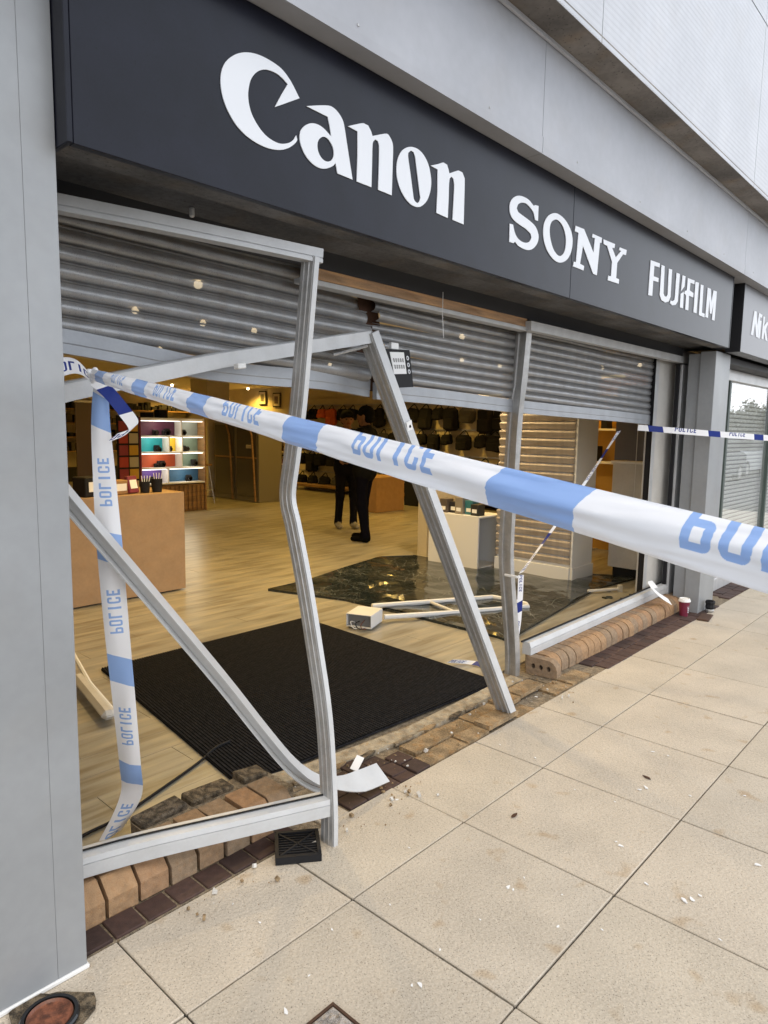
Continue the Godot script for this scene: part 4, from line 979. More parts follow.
	for r in 4:
		var z := -10.9
		while z < -2.9:
			var s := rng.randf_range(0.8, 1.25)
			var tall := rng.randf() < 0.4
			var pick := rng.randf()
			var m: Material = M.black_cloth
			var lab := "black padded camera bag hanging on the shop's bag wall"
			if r == 0 and z > -10.2 and z < -9.7: m = mat(0.60, 0.11, 0.03, 0.7); lab = "bright orange camera bag hanging among black ones"
			elif pick > 0.86: m = mat(0.05, 0.048, 0.045, 0.9); lab = "charcoal camera bag hanging on the shop's bag wall"
			bag(Vector3(WALL_X - 0.1, 1.96 - r * 0.52, z), s, tall, m, lab, ["top", "second", "third", "lowest"][r])
			z += rng.randf_range(0.28, 0.42)
	# stocked shelves further along the side wall
	var ws := thing("wall_shelving", "cream wall shelving with rows of small boxed stock below the framed photographs", "shelving", Vector3(WALL_X - 0.2, 0, -13.4))
	for k in 5: part("shelf", boxed(WALL_X - 0.32, WALL_X - 0.005, 0.25 + k * 0.30, 0.27 + k * 0.30, -15.6, -11.4, 0.003), M.wall, ws)
	for k in 4: part("upright", boxed(WALL_X - 0.33, WALL_X - 0.005, 0.0, 1.50, -15.62 + k * 1.4, -15.60 + k * 1.4, 0.003), M.wall, ws)
	for k in 5:
		for tone in 3:
			var mbs := MB.new()
			var zz := -15.55 + tone * 0.11
			while zz < -11.5:
				mbs.bx(WALL_X - 0.28, WALL_X - 0.06, 0.271 + k * 0.30, 0.34 + k * 0.30 + rng.randf() * 0.13, zz, zz + 0.10, 0.004); zz += rng.randf_range(0.33, 0.5)
			part("stock_row", mbs, [M.black, mat(0.30, 0.26, 0.18, 0.6), mat(0.16, 0.05, 0.03, 0.6)][tone], ws).set_meta("kind", "stuff")
	# cartons and floor box
	var cb := ony(376, 513, 0.0)
	var ct := thing("cardboard_carton", "large brown cardboard carton on the floor behind the two figures", "carton", cb)
	part("body", boxed(cb.x, cb.x + 0.75, 0.0, 0.62, cb.z - 0.55, cb.z, 0.004), M.card, ct)
	part("tape_strip", boxed(cb.x + 0.33, cb.x + 0.4, 0.621, 0.623, cb.z - 0.55, cb.z), M.ply, ct)
	part("print_mark", boxed(cb.x - 0.002, cb.x - 0.0005, 0.15, 0.3, cb.z - 0.35, cb.z - 0.2), M.black, ct)
	var b3 := ony(436, 505, 0.0)
	ct = thing("black_cabinet", "low black cabinet standing beyond the cardboard carton", "cabinet", b3)
	part("body", boxed(b3.x - 0.5, b3.x + 0.3, 0.0, 0.75, b3.z - 0.4, b3.z + 0.3, 0.006), M.black, ct); part("worktop", boxed(b3.x - 0.52, b3.x + 0.32, 0.751, 0.78, b3.z - 0.42, b3.z + 0.32, 0.004), M.black_gloss, ct)
	# low white bin with dark opening
	var w0 := ony(477, 572, 0.0)
	var zb: float = onx(428, 555, w0.x).z
	var bn := thing("display_plinth", "low open sided white display box standing by the slatted column", "display box", Vector3(w0.x + 0.2, 0, w0.z - 0.3))
	part("face_panel", boxed(w0.x, w0.x + 0.02, 0.0, 0.585, zb, w0.z, 0.003), M.white, bn)
	part("top", boxed(w0.x + 0.021, w0.x + 0.45, 0.56, 0.58, zb, w0.z, 0.003), M.white, bn)
	part("end_panel", boxed(w0.x + 0.43, w0.x + 0.45, 0.0, 0.559, zb, w0.z, 0.003), M.white, bn)
	part("base", boxed(w0.x + 0.021, w0.x + 0.429, 0.0, 0.04, zb, w0.z, 0.003), M.white, bn)
	part("rear_panel", boxed(w0.x + 0.021, w0.x + 0.429, 0.041, 0.559, zb + 0.1, zb + 0.12), M.dark_grey, bn)
	for k in 5:
		var px: float = w0.x + 0.12 + 0.04 * (k % 2)
		var pz: float = lerp(w0.z - 0.1, zb + 0.15, k / 4.0)
		var kk: Array = [[0.02, 0.02, 0.02], [0.03, 0.16, 0.20], [0.25, 0.22, 0.18], [0.02, 0.02, 0.03], [0.10, 0.08, 0.07]][k]
		var t := thing("stock_box", ["black", "teal", "pale grey", "glossy black", "brown"][k] + " product carton standing on the low white display box", "box", Vector3(px, 0.58, pz))
		part("body", boxed(px - 0.06, px + 0.06, 0.581, 0.70 + 0.03 * (k % 3), pz - 0.05, pz + 0.05, 0.003), mat(kk[0], kk[1], kk[2], 0.5), t); part("sticker", boxed(px - 0.0615, px - 0.0605, 0.61, 0.65, pz - 0.03, pz + 0.03), M.paper, t)
	# beige partition end
	var be := ony(421, 556, 0.0)
	var pt := thing("partition_end", "beige partition end behind the low white display box", "partition", be)
	part("panel", boxed(be.x, be.x + 0.9, 0.0, 0.95, be.z - 0.06, be.z + 0.08, 0.004), M.wall, pt); part("cap", boxed(be.x - 0.01, be.x + 0.91, 0.951, 0.97, be.z - 0.07, be.z + 0.09, 0.003), M.white, pt)
	# slatted column
	var k0 := ony(569, 583, 0.0)
	var zf: float = onx(497, 500, k0.x).z
	var sc := thing("slatted_column", "square column clad in horizontal timber slats with a white painted front", "column", Vector3(k0.x + 0.25, 0, k0.z - 0.4))
	part("core", boxed(k0.x + 0.035, k0.x + 0.42, 0.0, CEIL, zf, k0.z - 0.002, 0.003), M.white, sc)
	part("front_board", boxed(k0.x, k0.x + 0.43, 0.0, CEIL, k0.z - 0.001, k0.z + 0.02, 0.003), M.white, sc)
	part("skirting", boxed(k0.x - 0.012, k0.x + 0.44, 0.0, 0.15, k0.z + 0.021, k0.z + 0.035, 0.004), M.white, sc)
	part("skirting", boxed(k0.x - 0.012, k0.x + 0.034, 0.0, 0.15, zf, k0.z - 0.003, 0.004), M.white, sc)
	var sl := boxed(-0.018, 0.018, -0.034, 0.034, -(k0.z - zf) * 0.5 + 0.003, (k0.z - zf) * 0.5 - 0.003, 0.008).mesh()
	for k in 27: piece("slat", sl, M.slatwood, Transform3D(Basis.from_euler(Vector3(0, 0, 0.35)), Vector3(k0.x + 0.014, 0.21 + k * 0.083, (k0.z + zf) * 0.5 - 0.002)), sc)
	# far right: cabinet with poster above and lit gap
	var cw := thing("white_cabinet", "white cabinet with black kick board under the card suit poster", "cabinet", Vector3(6.95, 0, -1.0))
	part("carcass", boxed(6.82, 7.5, 0.1, 1.17, -1.24, -0.66, 0.004), M.panel_white, cw); part("kick_board", boxed(6.86, 7.5, 0.0, 0.099, -1.2, -0.68), M.black, cw); part("worktop", boxed(6.80, 7.52, 1.171, 1.195, -1.26, -0.65, 0.003), M.white, cw)
	part("cord", boxed(6.812, 6.817, 0.5, 2.0, -1.004, -0.999), M.white, cw)
	var po := thing("suit_poster", "dark poster with black spade shapes above the white cabinet", "poster", Vector3(6.9, 1.2, -0.95))
	part("board", boxed(6.84, 6.87, 1.2, 1.95, -1.24, -0.68, 0.003), mat(0.13, 0.13, 0.15, 0.5), po)
	for k in 2:
		var cx := -0.84
		var cy := 1.62 - k * 0.17
		var spade := PackedVector2Array()
		for s in 24:
			var th := TAU * s / 24.0
			var rr: float = 0.045 + 0.028 * abs(sin(th * 1.5 + PI * 0.25))
			spade.append(Vector2(cos(th) * rr, sin(th) * rr))
		var mb := MB.new(); mb.plate(spade, [], 0.003, Transform3D(Basis(Vector3(0, 0, -1), Vector3.UP, Vector3(1, 0, 0)), Vector3(6.8285, cy, cx))); part("spade", mb, M.black, po)
	var ye := thing("yellow_backdrop", "warm yellow lit shelf bay glimpsed beside the slatted column", "shelf bay", Vector3(8.2, 0, -1.9))
	part("back_panel", boxed(8.3, 8.34, 0.0, 2.2, -2.6, -1.1, 0.004), mat(0.55, 0.30, 0.05, 0.7), ye)
	for k in 5: part("shelf", boxed(8.0, 8.299, 0.3 + k * 0.4, 0.325 + k * 0.4, -2.6, -1.1, 0.003), M.white, ye)
	for k in 8: part("goods", boxed(8.05, 8.2, 0.327 + 0.4 * (k % 4), 0.47 + 0.4 * (k % 4) + 0.02 * (k % 3), -2.3 + k * 0.11, -2.22 + k * 0.11, 0.004), M.black, ye)
	var yl := OmniLight3D.new(); yl.name = "lamp"; yl.light_color = Color(1, 0.75, 0.3); yl.light_energy = 0.2; yl.light_size = 0.1; yl.omni_range = 6.0; yl.shadow_enabled = true; ye.add_child(yl); yl.position = Vector3(7.8, 2.1, -1.9) - ye.position
	part("lamp_tube", boxed(7.77, 7.83, 2.11, 2.14, -2.2, -1.6, 0.004), glow(1, 0.75, 0.3, 3.0), ye)

func wall_shelf(at: Vector3, wide: float, label: String, turn: float):
	var t := thing("bookcase", label, "bookcase", at)
	part("back", boxed(at.x, at.x + wide, 0.0, 1.85, at.z - 0.4, at.z - 0.38), M.wall, t)
	part("lower_cabinet", boxed(at.x, at.x + wide, 0.0, 0.35, at.z - 0.375, at.z, 0.004), M.black, t)
	for k in 4: part("shelf", boxed(at.x, at.x + wide, 0.75 + k * 0.36, 0.78 + k * 0.36, at.z - 0.375, at.z, 0.003), M.oak, t)
	for k in 4:
		var mb := MB.new()
		var x := at.x + 0.03
		while x < at.x + wide - 0.1:
			var w := rng.randf_range(0.06, 0.16)
			mb.bx(x, x + w, 0.782 + k * 0.36, 0.86 + k * 0.36 + rng.randf() * 0.15, at.z - 0.3, at.z - 0.05 - rng.randf() * 0.06, 0.006); x += w + rng.randf_range(0.01, 0.05)
		var o := part("stock_row", mb, M.black if k % 2 else mat(0.05, 0.04, 0.03, 0.6), t); o.set_meta("kind", "stuff")

func bag(at: Vector3, s: float, tall: bool, m: Material, label: String, rail: String):
	label = label.replace("camera bag", "camera backpack" if tall else "camera bag").replace("black padded", ("black padded" if s < 1.05 else "large black padded")).replace("hanging on the shop's bag wall", "hanging from the bag wall's " + rail + " rail")
	var t := thing("camera_bag", label, "bag", at, "bags hanging on the bag wall" if not label.begins_with("bright") else "")
	var h: float = (0.40 if tall else 0.24) * s
	var w := 0.29 * s
	var mb := MB.new(); mb.box(Transform3D(Basis.from_euler(Vector3(rng.randfn() * 0.08, rng.randfn() * 0.15, rng.randfn() * 0.05)), at + Vector3(-0.10, -0.06 - h * 0.5, 0)), Vector3(0.17, h, w), 0.05 * s); part("body", mb, m, t)
	mb = MB.new(); mb.box(Transform3D(Basis(), at + Vector3(-0.19, -0.09 - h * 0.62, 0)), Vector3(0.05, h * 0.5, w * 0.72), 0.02); part("pocket", mb, m, t)
	mb = MB.new(); mb.tube([at + Vector3(-0.10, -0.07, w * 0.3), at + Vector3(-0.08, -0.01, w * 0.15), at + Vector3(-0.07, 0.025, 0), at + Vector3(-0.08, -0.01, -w * 0.15), at + Vector3(-0.10, -0.07, -w * 0.3)], 0.012, 6); part("strap", mb, M.black, t)

# ================================================================ people
class Body:
	var bones := []
	func add(a: Vector3, b: Vector3, ra: float, rb: float, c: Color): bones.append([a, b, ra, rb, c])
	static func dist(p: Vector3, q: Array) -> float:
		var ab: Vector3 = q[1] - q[0]
		var h: float = clamp((p - q[0]).dot(ab) / max(ab.length_squared(), 1e-9), 0.0, 1.0)
		return (p - q[0] - ab * h).length() - lerp(q[2], q[3], h)
	func net(mb: MB, cell: float, k: float):
		var lo := Vector3.INF
		var hi := -Vector3.INF
		for q in bones:
			var r: float = max(q[2], q[3]) + cell * 3.0
			lo = lo.min(q[0] - Vector3.ONE * r).min(q[1] - Vector3.ONE * r); hi = hi.max(q[0] + Vector3.ONE * r).max(q[1] + Vector3.ONE * r)
		var nx := int((hi.x - lo.x) / cell) + 2
		var ny := int((hi.y - lo.y) / cell) + 2
		var nz := int((hi.z - lo.z) / cell) + 2
		var f := PackedFloat32Array(); f.resize(nx * ny * nz); f.fill(1.0)
		for q in bones:
			var r: float = max(q[2], q[3]) + k + cell * 2.0
			var a: Vector3 = q[0].min(q[1]) - Vector3.ONE * r - lo
			var b: Vector3 = q[0].max(q[1]) + Vector3.ONE * r - lo
			for z in range(max(0, int(a.z / cell)), min(nz, int(b.z / cell) + 2)):
				for y in range(max(0, int(a.y / cell)), min(ny, int(b.y / cell) + 2)):
					for x in range(max(0, int(a.x / cell)), min(nx, int(b.x / cell) + 2)):
						var d := dist(lo + Vector3(x, y, z) * cell, q)
						var i := x + nx * (y + ny * z)
						var e := f[i]
						var h: float = max(k - abs(e - d), 0.0) / k
						f[i] = min(e, d) - h * h * k * 0.25
		var id := PackedInt32Array(); id.resize(nx * ny * nz); id.fill(-1)
		var vs := PackedVector3Array()
		var ns := PackedVector3Array()
		var cs := PackedColorArray()
		var off := [0, 1, nx, nx + 1, nx * ny, nx * ny + 1, nx * ny + nx, nx * ny + nx + 1]
		for z in nz - 1:
			for y in ny - 1:
				for x in nx - 1:
					var i := x + nx * (y + ny * z)
					var m := 0
					for c in 8:
						if f[i + off[c]] < 0.0: m |= 1 << c
					if m == 0 or m == 255: continue
					var s := Vector3.ZERO
					var n := 0
					for e in [[0, 1], [2, 3], [4, 5], [6, 7], [0, 2], [1, 3], [4, 6], [5, 7], [0, 4], [1, 5], [2, 6], [3, 7]]:
						var a: float = f[i + off[e[0]]]
						var b: float = f[i + off[e[1]]]
						if (a < 0.0) != (b < 0.0):
							var t := a / (a - b)
							var pa := Vector3(e[0] & 1, (e[0] >> 1) & 1, e[0] >> 2)
							var pb := Vector3(e[1] & 1, (e[1] >> 1) & 1, e[1] >> 2)
							s += pa.lerp(pb, t); n += 1
					var p := lo + (Vector3(x, y, z) + s / n) * cell
					id[i] = vs.size(); vs.append(p)
					var g := Vector3(f[i + off[1]] + f[i + off[3]] + f[i + off[5]] + f[i + off[7]] - f[i] - f[i + off[2]] - f[i + off[4]] - f[i + off[6]], f[i + off[2]] + f[i + off[3]] + f[i + off[6]] + f[i + off[7]] - f[i] - f[i + off[1]] - f[i + off[4]] - f[i + off[5]], f[i + off[4]] + f[i + off[5]] + f[i + off[6]] + f[i + off[7]] - f[i] - f[i + off[1]] - f[i + off[2]] - f[i + off[3]])
					ns.append(g.normalized())
					var best := 1e9
					var bc := Color.WHITE
					for q in bones:
						var d := dist(p, q)
						if d < best: best = d; bc = q[4]
					cs.append(bc)
		for z in range(1, nz - 1):
			for y in range(1, ny - 1):
				for x in range(1, nx - 1):
					var i := x + nx * (y + ny * z)
					for ax in 3:
						var st: int = [1, nx, nx * ny][ax]
						if (f[i] < 0.0) == (f[i + st] < 0.0): continue
						var u: int = [nx, nx * ny, 1][ax]
						var w: int = [nx * ny, 1, nx][ax]
						var q := [id[i], id[i - u], id[i - u - w], id[i - w]]
						if q.min() < 0: continue
						if f[i] < 0.0: q.reverse()
						for tr in [[0, 1, 2], [0, 2, 3]]:
							for kx in tr:
								mb.v.append(vs[q[kx]]); mb.n.append(ns[q[kx]]); mb.t.append(Vector2.ZERO); mb.c.append(cs[q[kx]])

func person(at: Vector3, facing: float, label: String, tall: float, jacket: Color, trouser: Color, shoe: Color, skin: Color, hat: Color, bend_arm: float, stride: float):
	var t := thing("person", label, "person", at)
	var o := Transform3D(Basis(Vector3.UP, facing), at)   # local: facing -z, right = +x
	var s := tall / 1.75
	var B := Body.new()
	var P := func(x: float, y: float, z: float) -> Vector3: return o * (Vector3(x, y, z) * s)
	for sd in [-1.0, 1.0]:
		var fz: float = -0.10 * stride * sd
		var hip: Vector3 = P.call(0.09 * sd, 0.92, 0.0)
		var knee: Vector3 = P.call(0.10 * sd, 0.50, fz * 0.6 - 0.03)
		var ank: Vector3 = P.call(0.11 * sd, 0.10, fz + 0.02)
		B.add(hip, knee, 0.092 * s, 0.066 * s, trouser); B.add(knee, ank, 0.066 * s, 0.055 * s, trouser)
		B.add(P.call(0.11 * sd, 0.05, fz + 0.04), P.call(0.125 * sd, 0.045, fz - 0.15), 0.045 * s, 0.040 * s, shoe)
		B.add(ank, P.call(0.11 * sd, 0.06, fz + 0.03), 0.048 * s, 0.045 * s, shoe)
		var sho: Vector3 = P.call(0.19 * sd, 1.42, 0.01)
		var elb: Vector3 = P.call(0.265 * sd, 1.12, 0.04)
		var wri: Vector3 = P.call(lerp(0.27, 0.10, bend_arm) * sd, lerp(0.86, 1.08, bend_arm), lerp(-0.02, -0.23, bend_arm))
		B.add(P.call(0.05 * sd, 1.43, 0.0), sho, 0.085 * s, 0.075 * s, jacket)
		B.add(sho, elb, 0.068 * s, 0.055 * s, jacket); B.add(elb, wri, 0.055 * s, 0.040 * s, jacket)
		# hand: palm, four fingers, thumb
		var fw := (wri - elb).normalized()
		var side := fw.cross(o.basis.x).normalized()
		var palm := wri + fw * 0.07 * s
		B.add(wri + fw * 0.02 * s, palm, 0.028 * s, 0.032 * s, skin)
		for fg in 4:
			var rt: Vector3 = palm + side * (0.03 - 0.02 * fg) * s
			var ln: float = [0.065, 0.075, 0.07, 0.055][fg] * s
			var mid := rt + fw * ln * 0.6
			B.add(rt, mid, 0.010 * s, 0.009 * s, skin); B.add(mid, mid + (fw * 0.7 - o.basis.x * sd * 0.6).normalized() * ln * 0.5, 0.009 * s, 0.008 * s, skin)
		B.add(wri + fw * 0.03 * s + side * 0.02 * s, wri + fw * 0.08 * s + side * 0.055 * s, 0.012 * s, 0.009 * s, skin)
	B.add(P.call(-0.06, 0.95, 0.0), P.call(0.06, 0.95, 0.0), 0.125 * s, 0.125 * s, trouser)
	B.add(P.call(-0.055, 1.02, 0.0), P.call(-0.08, 1.34, 0.0), 0.125 * s, 0.125 * s, jacket); B.add(P.call(0.055, 1.02, 0.0), P.call(0.08, 1.34, 0.0), 0.125 * s, 0.125 * s, jacket)
	B.add(P.call(-0.06, 0.93, 0.0), P.call(0.06, 0.93, 0.0), 0.135 * s, 0.135 * s, jacket)
	B.add(P.call(0, 1.45, 0.01), P.call(0, 1.55, 0.0), 0.062 * s, 0.056 * s, skin)
	B.add(P.call(0, 1.44, 0.02), P.call(0, 1.48, 0.02), 0.085 * s, 0.07 * s, jacket)
	var mb := MB.new(); B.net(mb, 0.02, 0.035)
	# head on its own finer grid: skull, jaw, nose, brow, ears, lips, eyes
	var Hd := Body.new()
	Hd.add(P.call(0, 1.66, 0.015), P.call(0, 1.64, -0.015), 0.092 * s, 0.088 * s, skin)
	Hd.add(P.call(0, 1.60, -0.03), P.call(0, 1.565, -0.055), 0.065 * s, 0.042 * s, skin)
	Hd.add(P.call(0, 1.645, -0.095), P.call(0, 1.615, -0.112), 0.010 * s, 0.016 * s, skin)
	Hd.add(P.call(-0.03, 1.66, -0.092), P.call(0.03, 1.66, -0.092), 0.014 * s, 0.014 * s, skin)
	Hd.add(P.call(-0.02, 1.582, -0.092), P.call(0.02, 1.582, -0.092), 0.010 * s, 0.010 * s, Color(skin.r * 0.8, skin.g * 0.55, skin.b * 0.55))
	for sd in [-1.0, 1.0]:
		Hd.add(P.call(0.092 * sd, 1.65, 0.01), P.call(0.088 * sd, 1.61, 0.0), 0.018 * s, 0.012 * s, skin)
		Hd.add(P.call(0.034 * sd, 1.645, -0.096), P.call(0.034 * sd, 1.645, -0.097), 0.010 * s, 0.010 * s, Color(0.03, 0.025, 0.02))
	Hd.net(mb, 0.008, 0.015)
	var vm := mat(1, 1, 1, 0.85); vm.metallic_specular = 0.12; vm.vertex_color_use_as_albedo = true; vm.albedo_color = Color.WHITE
	part("body", mb, vm, t)
	var hb := MB.new()
	var Hh := Body.new()
	Hh.add(P.call(0, 1.685, 0.02), P.call(0, 1.69, 0.0), 0.102 * s, 0.100 * s, hat); Hh.add(P.call(-0.02, 1.62, 0.055), P.call(0.02, 1.62, 0.055), 0.062 * s, 0.062 * s, hat)
	Hh.add(P.call(-0.04, 1.70, -0.12), P.call(0.04, 1.70, -0.12), 0.022 * s, 0.022 * s, hat)
	Hh.net(hb, 0.010, 0.02); part("cap", hb, vm, t)

func build_people():
	var a := ony(364, 541, 0.007)
	person(Vector3(a.x, 0.006, a.z), 0.35, "person in black with boots, back half turned, standing inside the shop", 1.73, Color(0.008, 0.008, 0.009), Color(0.007, 0.007, 0.009), Color(0.006, 0.006, 0.006), Color(0.20, 0.11, 0.07), Color(0.008, 0.008, 0.008), 1.0, 0.5)
	var b := ony(346, 528, 0.007)
	b.y = 0.006
	person(b, PI - 0.5, "person in dark clothes and cap with pale trainers, facing the one in boots", 1.70, Color(0.009, 0.010, 0.015), Color(0.008, 0.009, 0.013), Color(0.30, 0.28, 0.25), Color(0.24, 0.13, 0.085), Color(0.009, 0.009, 0.010), 1.0, -0.4)

# ================================================================ police tape
func build_tapes():
	var pale := mat(1, 1, 1, 0.27); pale.albedo_color = Color.WHITE; pale.albedo_texture = tape_tex(Color(0.58, 0.70, 0.90), Color(0.93, 0.935, 0.95)); pale.backlight_enabled = true; pale.backlight = Color(0.5, 0.5, 0.5)
	var vivid := mat(1, 1, 1, 0.38); vivid.albedo_color = Color.WHITE; vivid.albedo_texture = tape_tex(Color(0.07, 0.17, 0.50), Color(0.93, 0.935, 0.95)); vivid.backlight_enabled = true; vivid.backlight = Color(0.15, 0.15, 0.15)
	var A := Vector3(0.93, 1.628, -0.186)
	var B := Vector3(0.442, 1.419, 1.70)
	var T := (B - A).normalized()
	var W := (Vector3.UP - T * T.y).normalized()
	var N := W.cross(T).normalized()
	if N.x > 0: N = -N
	var t := thing("police_tape", "long police tape knotted by the wide column, stretched towards the street, with hanging tail", "police tape", A)
	var mb := MB.new()
	var nz := FastNoiseLite.new(); nz.seed = 3; nz.frequency = 1.6
	var L := 3.35
	var ring_prev := []
	var n := 240
	var s0 := 1.493
	for i in n + 1:
		var s := L * i / n
		var sag := -0.002 * sin(PI * clamp(s / L, 0.0, 1.0))
		var c := A + T * s + Vector3(0, sag, 0)
		var g: float = lerp(0.017, 0.0188, smoothstep(0.0, 0.45, s)) + nz.get_noise_1d(s * 2.0) * 0.0012
		var bul: float = 0.010 + nz.get_noise_1d(s * 1.5 + 40.0) * 0.008
		var tw := nz.get_noise_1d(s * 0.8 + 9.0) * 0.12
		var w2 := W.rotated(T, tw)
		var n2 := N.rotated(T, tw)
		var row := []
		var crease := nz.get_noise_1d(s * 3.0 + 77.0) * 0.3
		for j in 25:
			var f := j / 24.0
			if f <= 0.7:
				var q := f / 0.7
				var h := -cos(q * PI)
				var dent := 0.0012 * sin((q + crease) * 9.0 + s * 5.0) + 0.0035 * nz.get_noise_2d(s * 2.2 + q * 1.5, q * 1.1 - s * 1.2) - 0.0016 * absf(nz.get_noise_2d(s * 5.0 - q * 2.0, q * 2.0 + 31.0))
				row.append([c + w2 * (h * 0.35 + (q * 2.0 - 1.0) * 0.65) * g + n2 * (sin(q * PI) * bul + dent), q * 0.62])
			else:
				var q := (f - 0.7) / 0.3
				row.append([c + w2 * (1.0 - q * 1.1) * g - n2 * (0.004 * sin(q * PI * 0.5)), 0.62 + q * 0.36])
		if i > 0:
			var u0 := (L * (i - 1) / n - s0) / 0.412
			var u1 := (s - s0) / 0.412
			for j in 24:
				var o: Vector3 = N if j < 17 else -N
				mb.quad(ring_prev[j][0], row[j][0], row[j + 1][0], ring_prev[j + 1][0], o, Vector2(u0, ring_prev[j][1]), Vector2(u1, row[j][1]), Vector2(u1, row[j + 1][1]), Vector2(u0, ring_prev[j + 1][1]))
		ring_prev = row
	part("stretched_length", mb.smooth(0.3), pale, t)
	# hanging tail
	var hp := smooth_path([onz(101, 383, -0.19), onz(100.5, 420, -0.215), onz(104, 470, -0.24), onz(109, 540, -0.26), onz(116, 620, -0.28), onz(124, 700, -0.31), onz(130, 765, -0.36), onz(132, 790, -0.40), onz(124, 812, -0.42), onz(110, 836, -0.43)], 6)
	var wd := []
	for i in hp.size():
		var fi := float(i) / hp.size()
		var wv: Vector3 = Vector3(0.77, 0.0, 0.55).rotated(Vector3.UP, sin(fi * 7.0) * 0.25) * lerp(0.042, 0.080, clamp(fi * 3.0, 0.0, 1.0))
		if fi > 0.8: wv = wv.lerp(Vector3(0.075, 0.02, 0.01), (fi - 0.8) * 4.0)
		wd.append(wv)
	mb = MB.new()
	var s := 0.0
	var sl := [0.0]
	for i in range(1, hp.size()): s += (hp[i] - hp[i - 1]).length(); sl.append(s)
	var sp := 0.0
	for i in hp.size(): if absf(hp[i].y - onz(117, 631, -0.28).y) < 0.03: sp = sl[i]
	for i in hp.size() - 1:
		var strips := 4
		for j in strips:
			var f0 := float(j) / strips - 0.5
			var f1 := float(j + 1) / strips - 0.5
			var out := Vector3(-0.5, 0, 0.8)
			var cu := func(f: float, fi: float) -> Vector3: return out * (0.010 * cos(f * PI) + 0.004 * sin(f * 6.0 + fi * 0.4))
			var ua: float = (sp - sl[i]) / 0.42
			var ub: float = (sp - sl[i + 1]) / 0.42
			mb.quad(hp[i] + wd[i] * f0 + cu.call(f0, i), hp[i] + wd[i] * f1 + cu.call(f1, i), hp[i + 1] + wd[i + 1] * f1 + cu.call(f1, i + 1), hp[i + 1] + wd[i + 1] * f0 + cu.call(f0, i + 1), out, Vector2(ua, 0.5 - f0), Vector2(ua, 0.5 - f1), Vector2(ub, 0.5 - f1), Vector2(ub, 0.5 - f0))
	part("hanging_tail", mb.smooth(0.3), pale, t)
	# wrap from the column, loop, knot
	mb = MB.new()
	var lp := smooth_path([onz(48, 372, -0.20), onz(66, 366, -0.19), onz(78, 367, -0.18), onz(88, 375, -0.18), onz(95, 381, -0.18)], 5)
	var lw := []
	for i in lp.size(): lw.append(Vector3(-0.012, lerp(0.055, 0.02, float(i) / lp.size()), 0.01))
	ribbon(mb, lp, lw, -0.01, 0.36, 0.02, 0.98, false); part("wrap", mb, vivid, t)
	mb = MB.new()
	lp = smooth_path([onz(95, 380, -0.175), onz(110, 394, -0.165), onz(124, 411, -0.15), onz(133.5, 425, -0.15), onz(128, 432, -0.165), onz(112, 438, -0.18)], 6)
	lw.clear()
	for i in lp.size():
		var fi := float(i) / lp.size()
		lw.append(Vector3(0.006, 0.012, 0.0) + Vector3(lerp(0.014, 0.020, fi), lerp(0.016, 0.014, fi), 0.015))
	ribbon(mb, lp, lw, 0.20, 0.40, 0.1, 0.9, false); part("loop", mb, vivid, t)
	mb = MB.new()
	var K := Body.new()
	K.add(A + Vector3(-0.012, 0.004, 0.0), A + Vector3(0.012, -0.010, 0.004), 0.013, 0.011, Color.WHITE); K.add(A + Vector3(-0.004, -0.016, 0.006), A + Vector3(0.006, 0.014, -0.002), 0.010, 0.009, Color.WHITE)
	K.net(mb, 0.004, 0.006); part("knot", mb, pale, t)
	# short cross tape at the far bay
	t = thing("police_tape", "taut narrow police tape running from the shutter guide across the slim column", "police tape", onz(640, 428, -0.39))
	mb = MB.new()
	var fp := smooth_path([onz(638, 427.5, -0.39), onz(703, 433.0, -0.01), onz(768, 438, 0.30), onz(860, 445, 0.75)], 8)
	var fw := []
	for q in fp: fw.append(Vector3(0.0, 0.045, 0.006))
	ribbon(mb, fp, fw, 0.20, 0.475, 1.0, 0.40, false); part("strip", mb, vivid, t)
	t = thing("police_tape", "thin twisted police tape slanting from the raised shutter down to the mangled post", "police tape", onx(522, 575, 3.62))
	mb = MB.new()
	var d0 := onz(619, 431, -0.40)
	var d1 := onx(521, 573, 3.60)
	var dp := []
	var dw := []
	for i in 33:
		var f := i / 32.0
		dp.append(d0.lerp(d1, f) + Vector3(0, -0.02 * sin(f * PI), 0)); dw.append(Vector3(0.75, 0.25, 0.55).rotated((d1 - d0).normalized(), sin(f * 9.0) * 0.5) * 0.032)
	ribbon(mb, dp, dw, 0.05, 0.50, 0.15, 0.85, false); part("strip", mb, vivid, t)
	mb = MB.new()
	var ep := smooth_path([onx(521, 575, 3.60), onx(520, 600, 3.62), onx(518, 625, 3.63), onx(514, 648, 3.60)], 5)
	var ew := []
	for q in ep: ew.append(Vector3(0.03, 0.0, 0.02))
	ribbon(mb, ep, ew, 0.0, 0.30, 0.0, 1.0, true); part("tail", mb, vivid, t)
	mb = MB.new()
	var gp := smooth_path([ony(450, 661, 0.035), ony(465, 662, 0.022), ony(480, 664, 0.028), ony(488, 668, 0.02)], 5)
	var gw := []
	for q in gp: gw.append(Vector3(0.03, 0.022, 0.03))
	ribbon(mb, gp, gw, 0.0, 0.28, 0.1, 0.9, true); single("tape_scrap", mb, vivid, "crumpled scrap of police tape lying on the black doormat", "tape scrap", gp[0])
	# the post outside the picture that holds the tape
	var E := A + T * L
	var lpst := thing("street_post", "grey steel post holding the loose end of the long police tape", "post", Vector3(E.x, 0, E.z + 0.04))
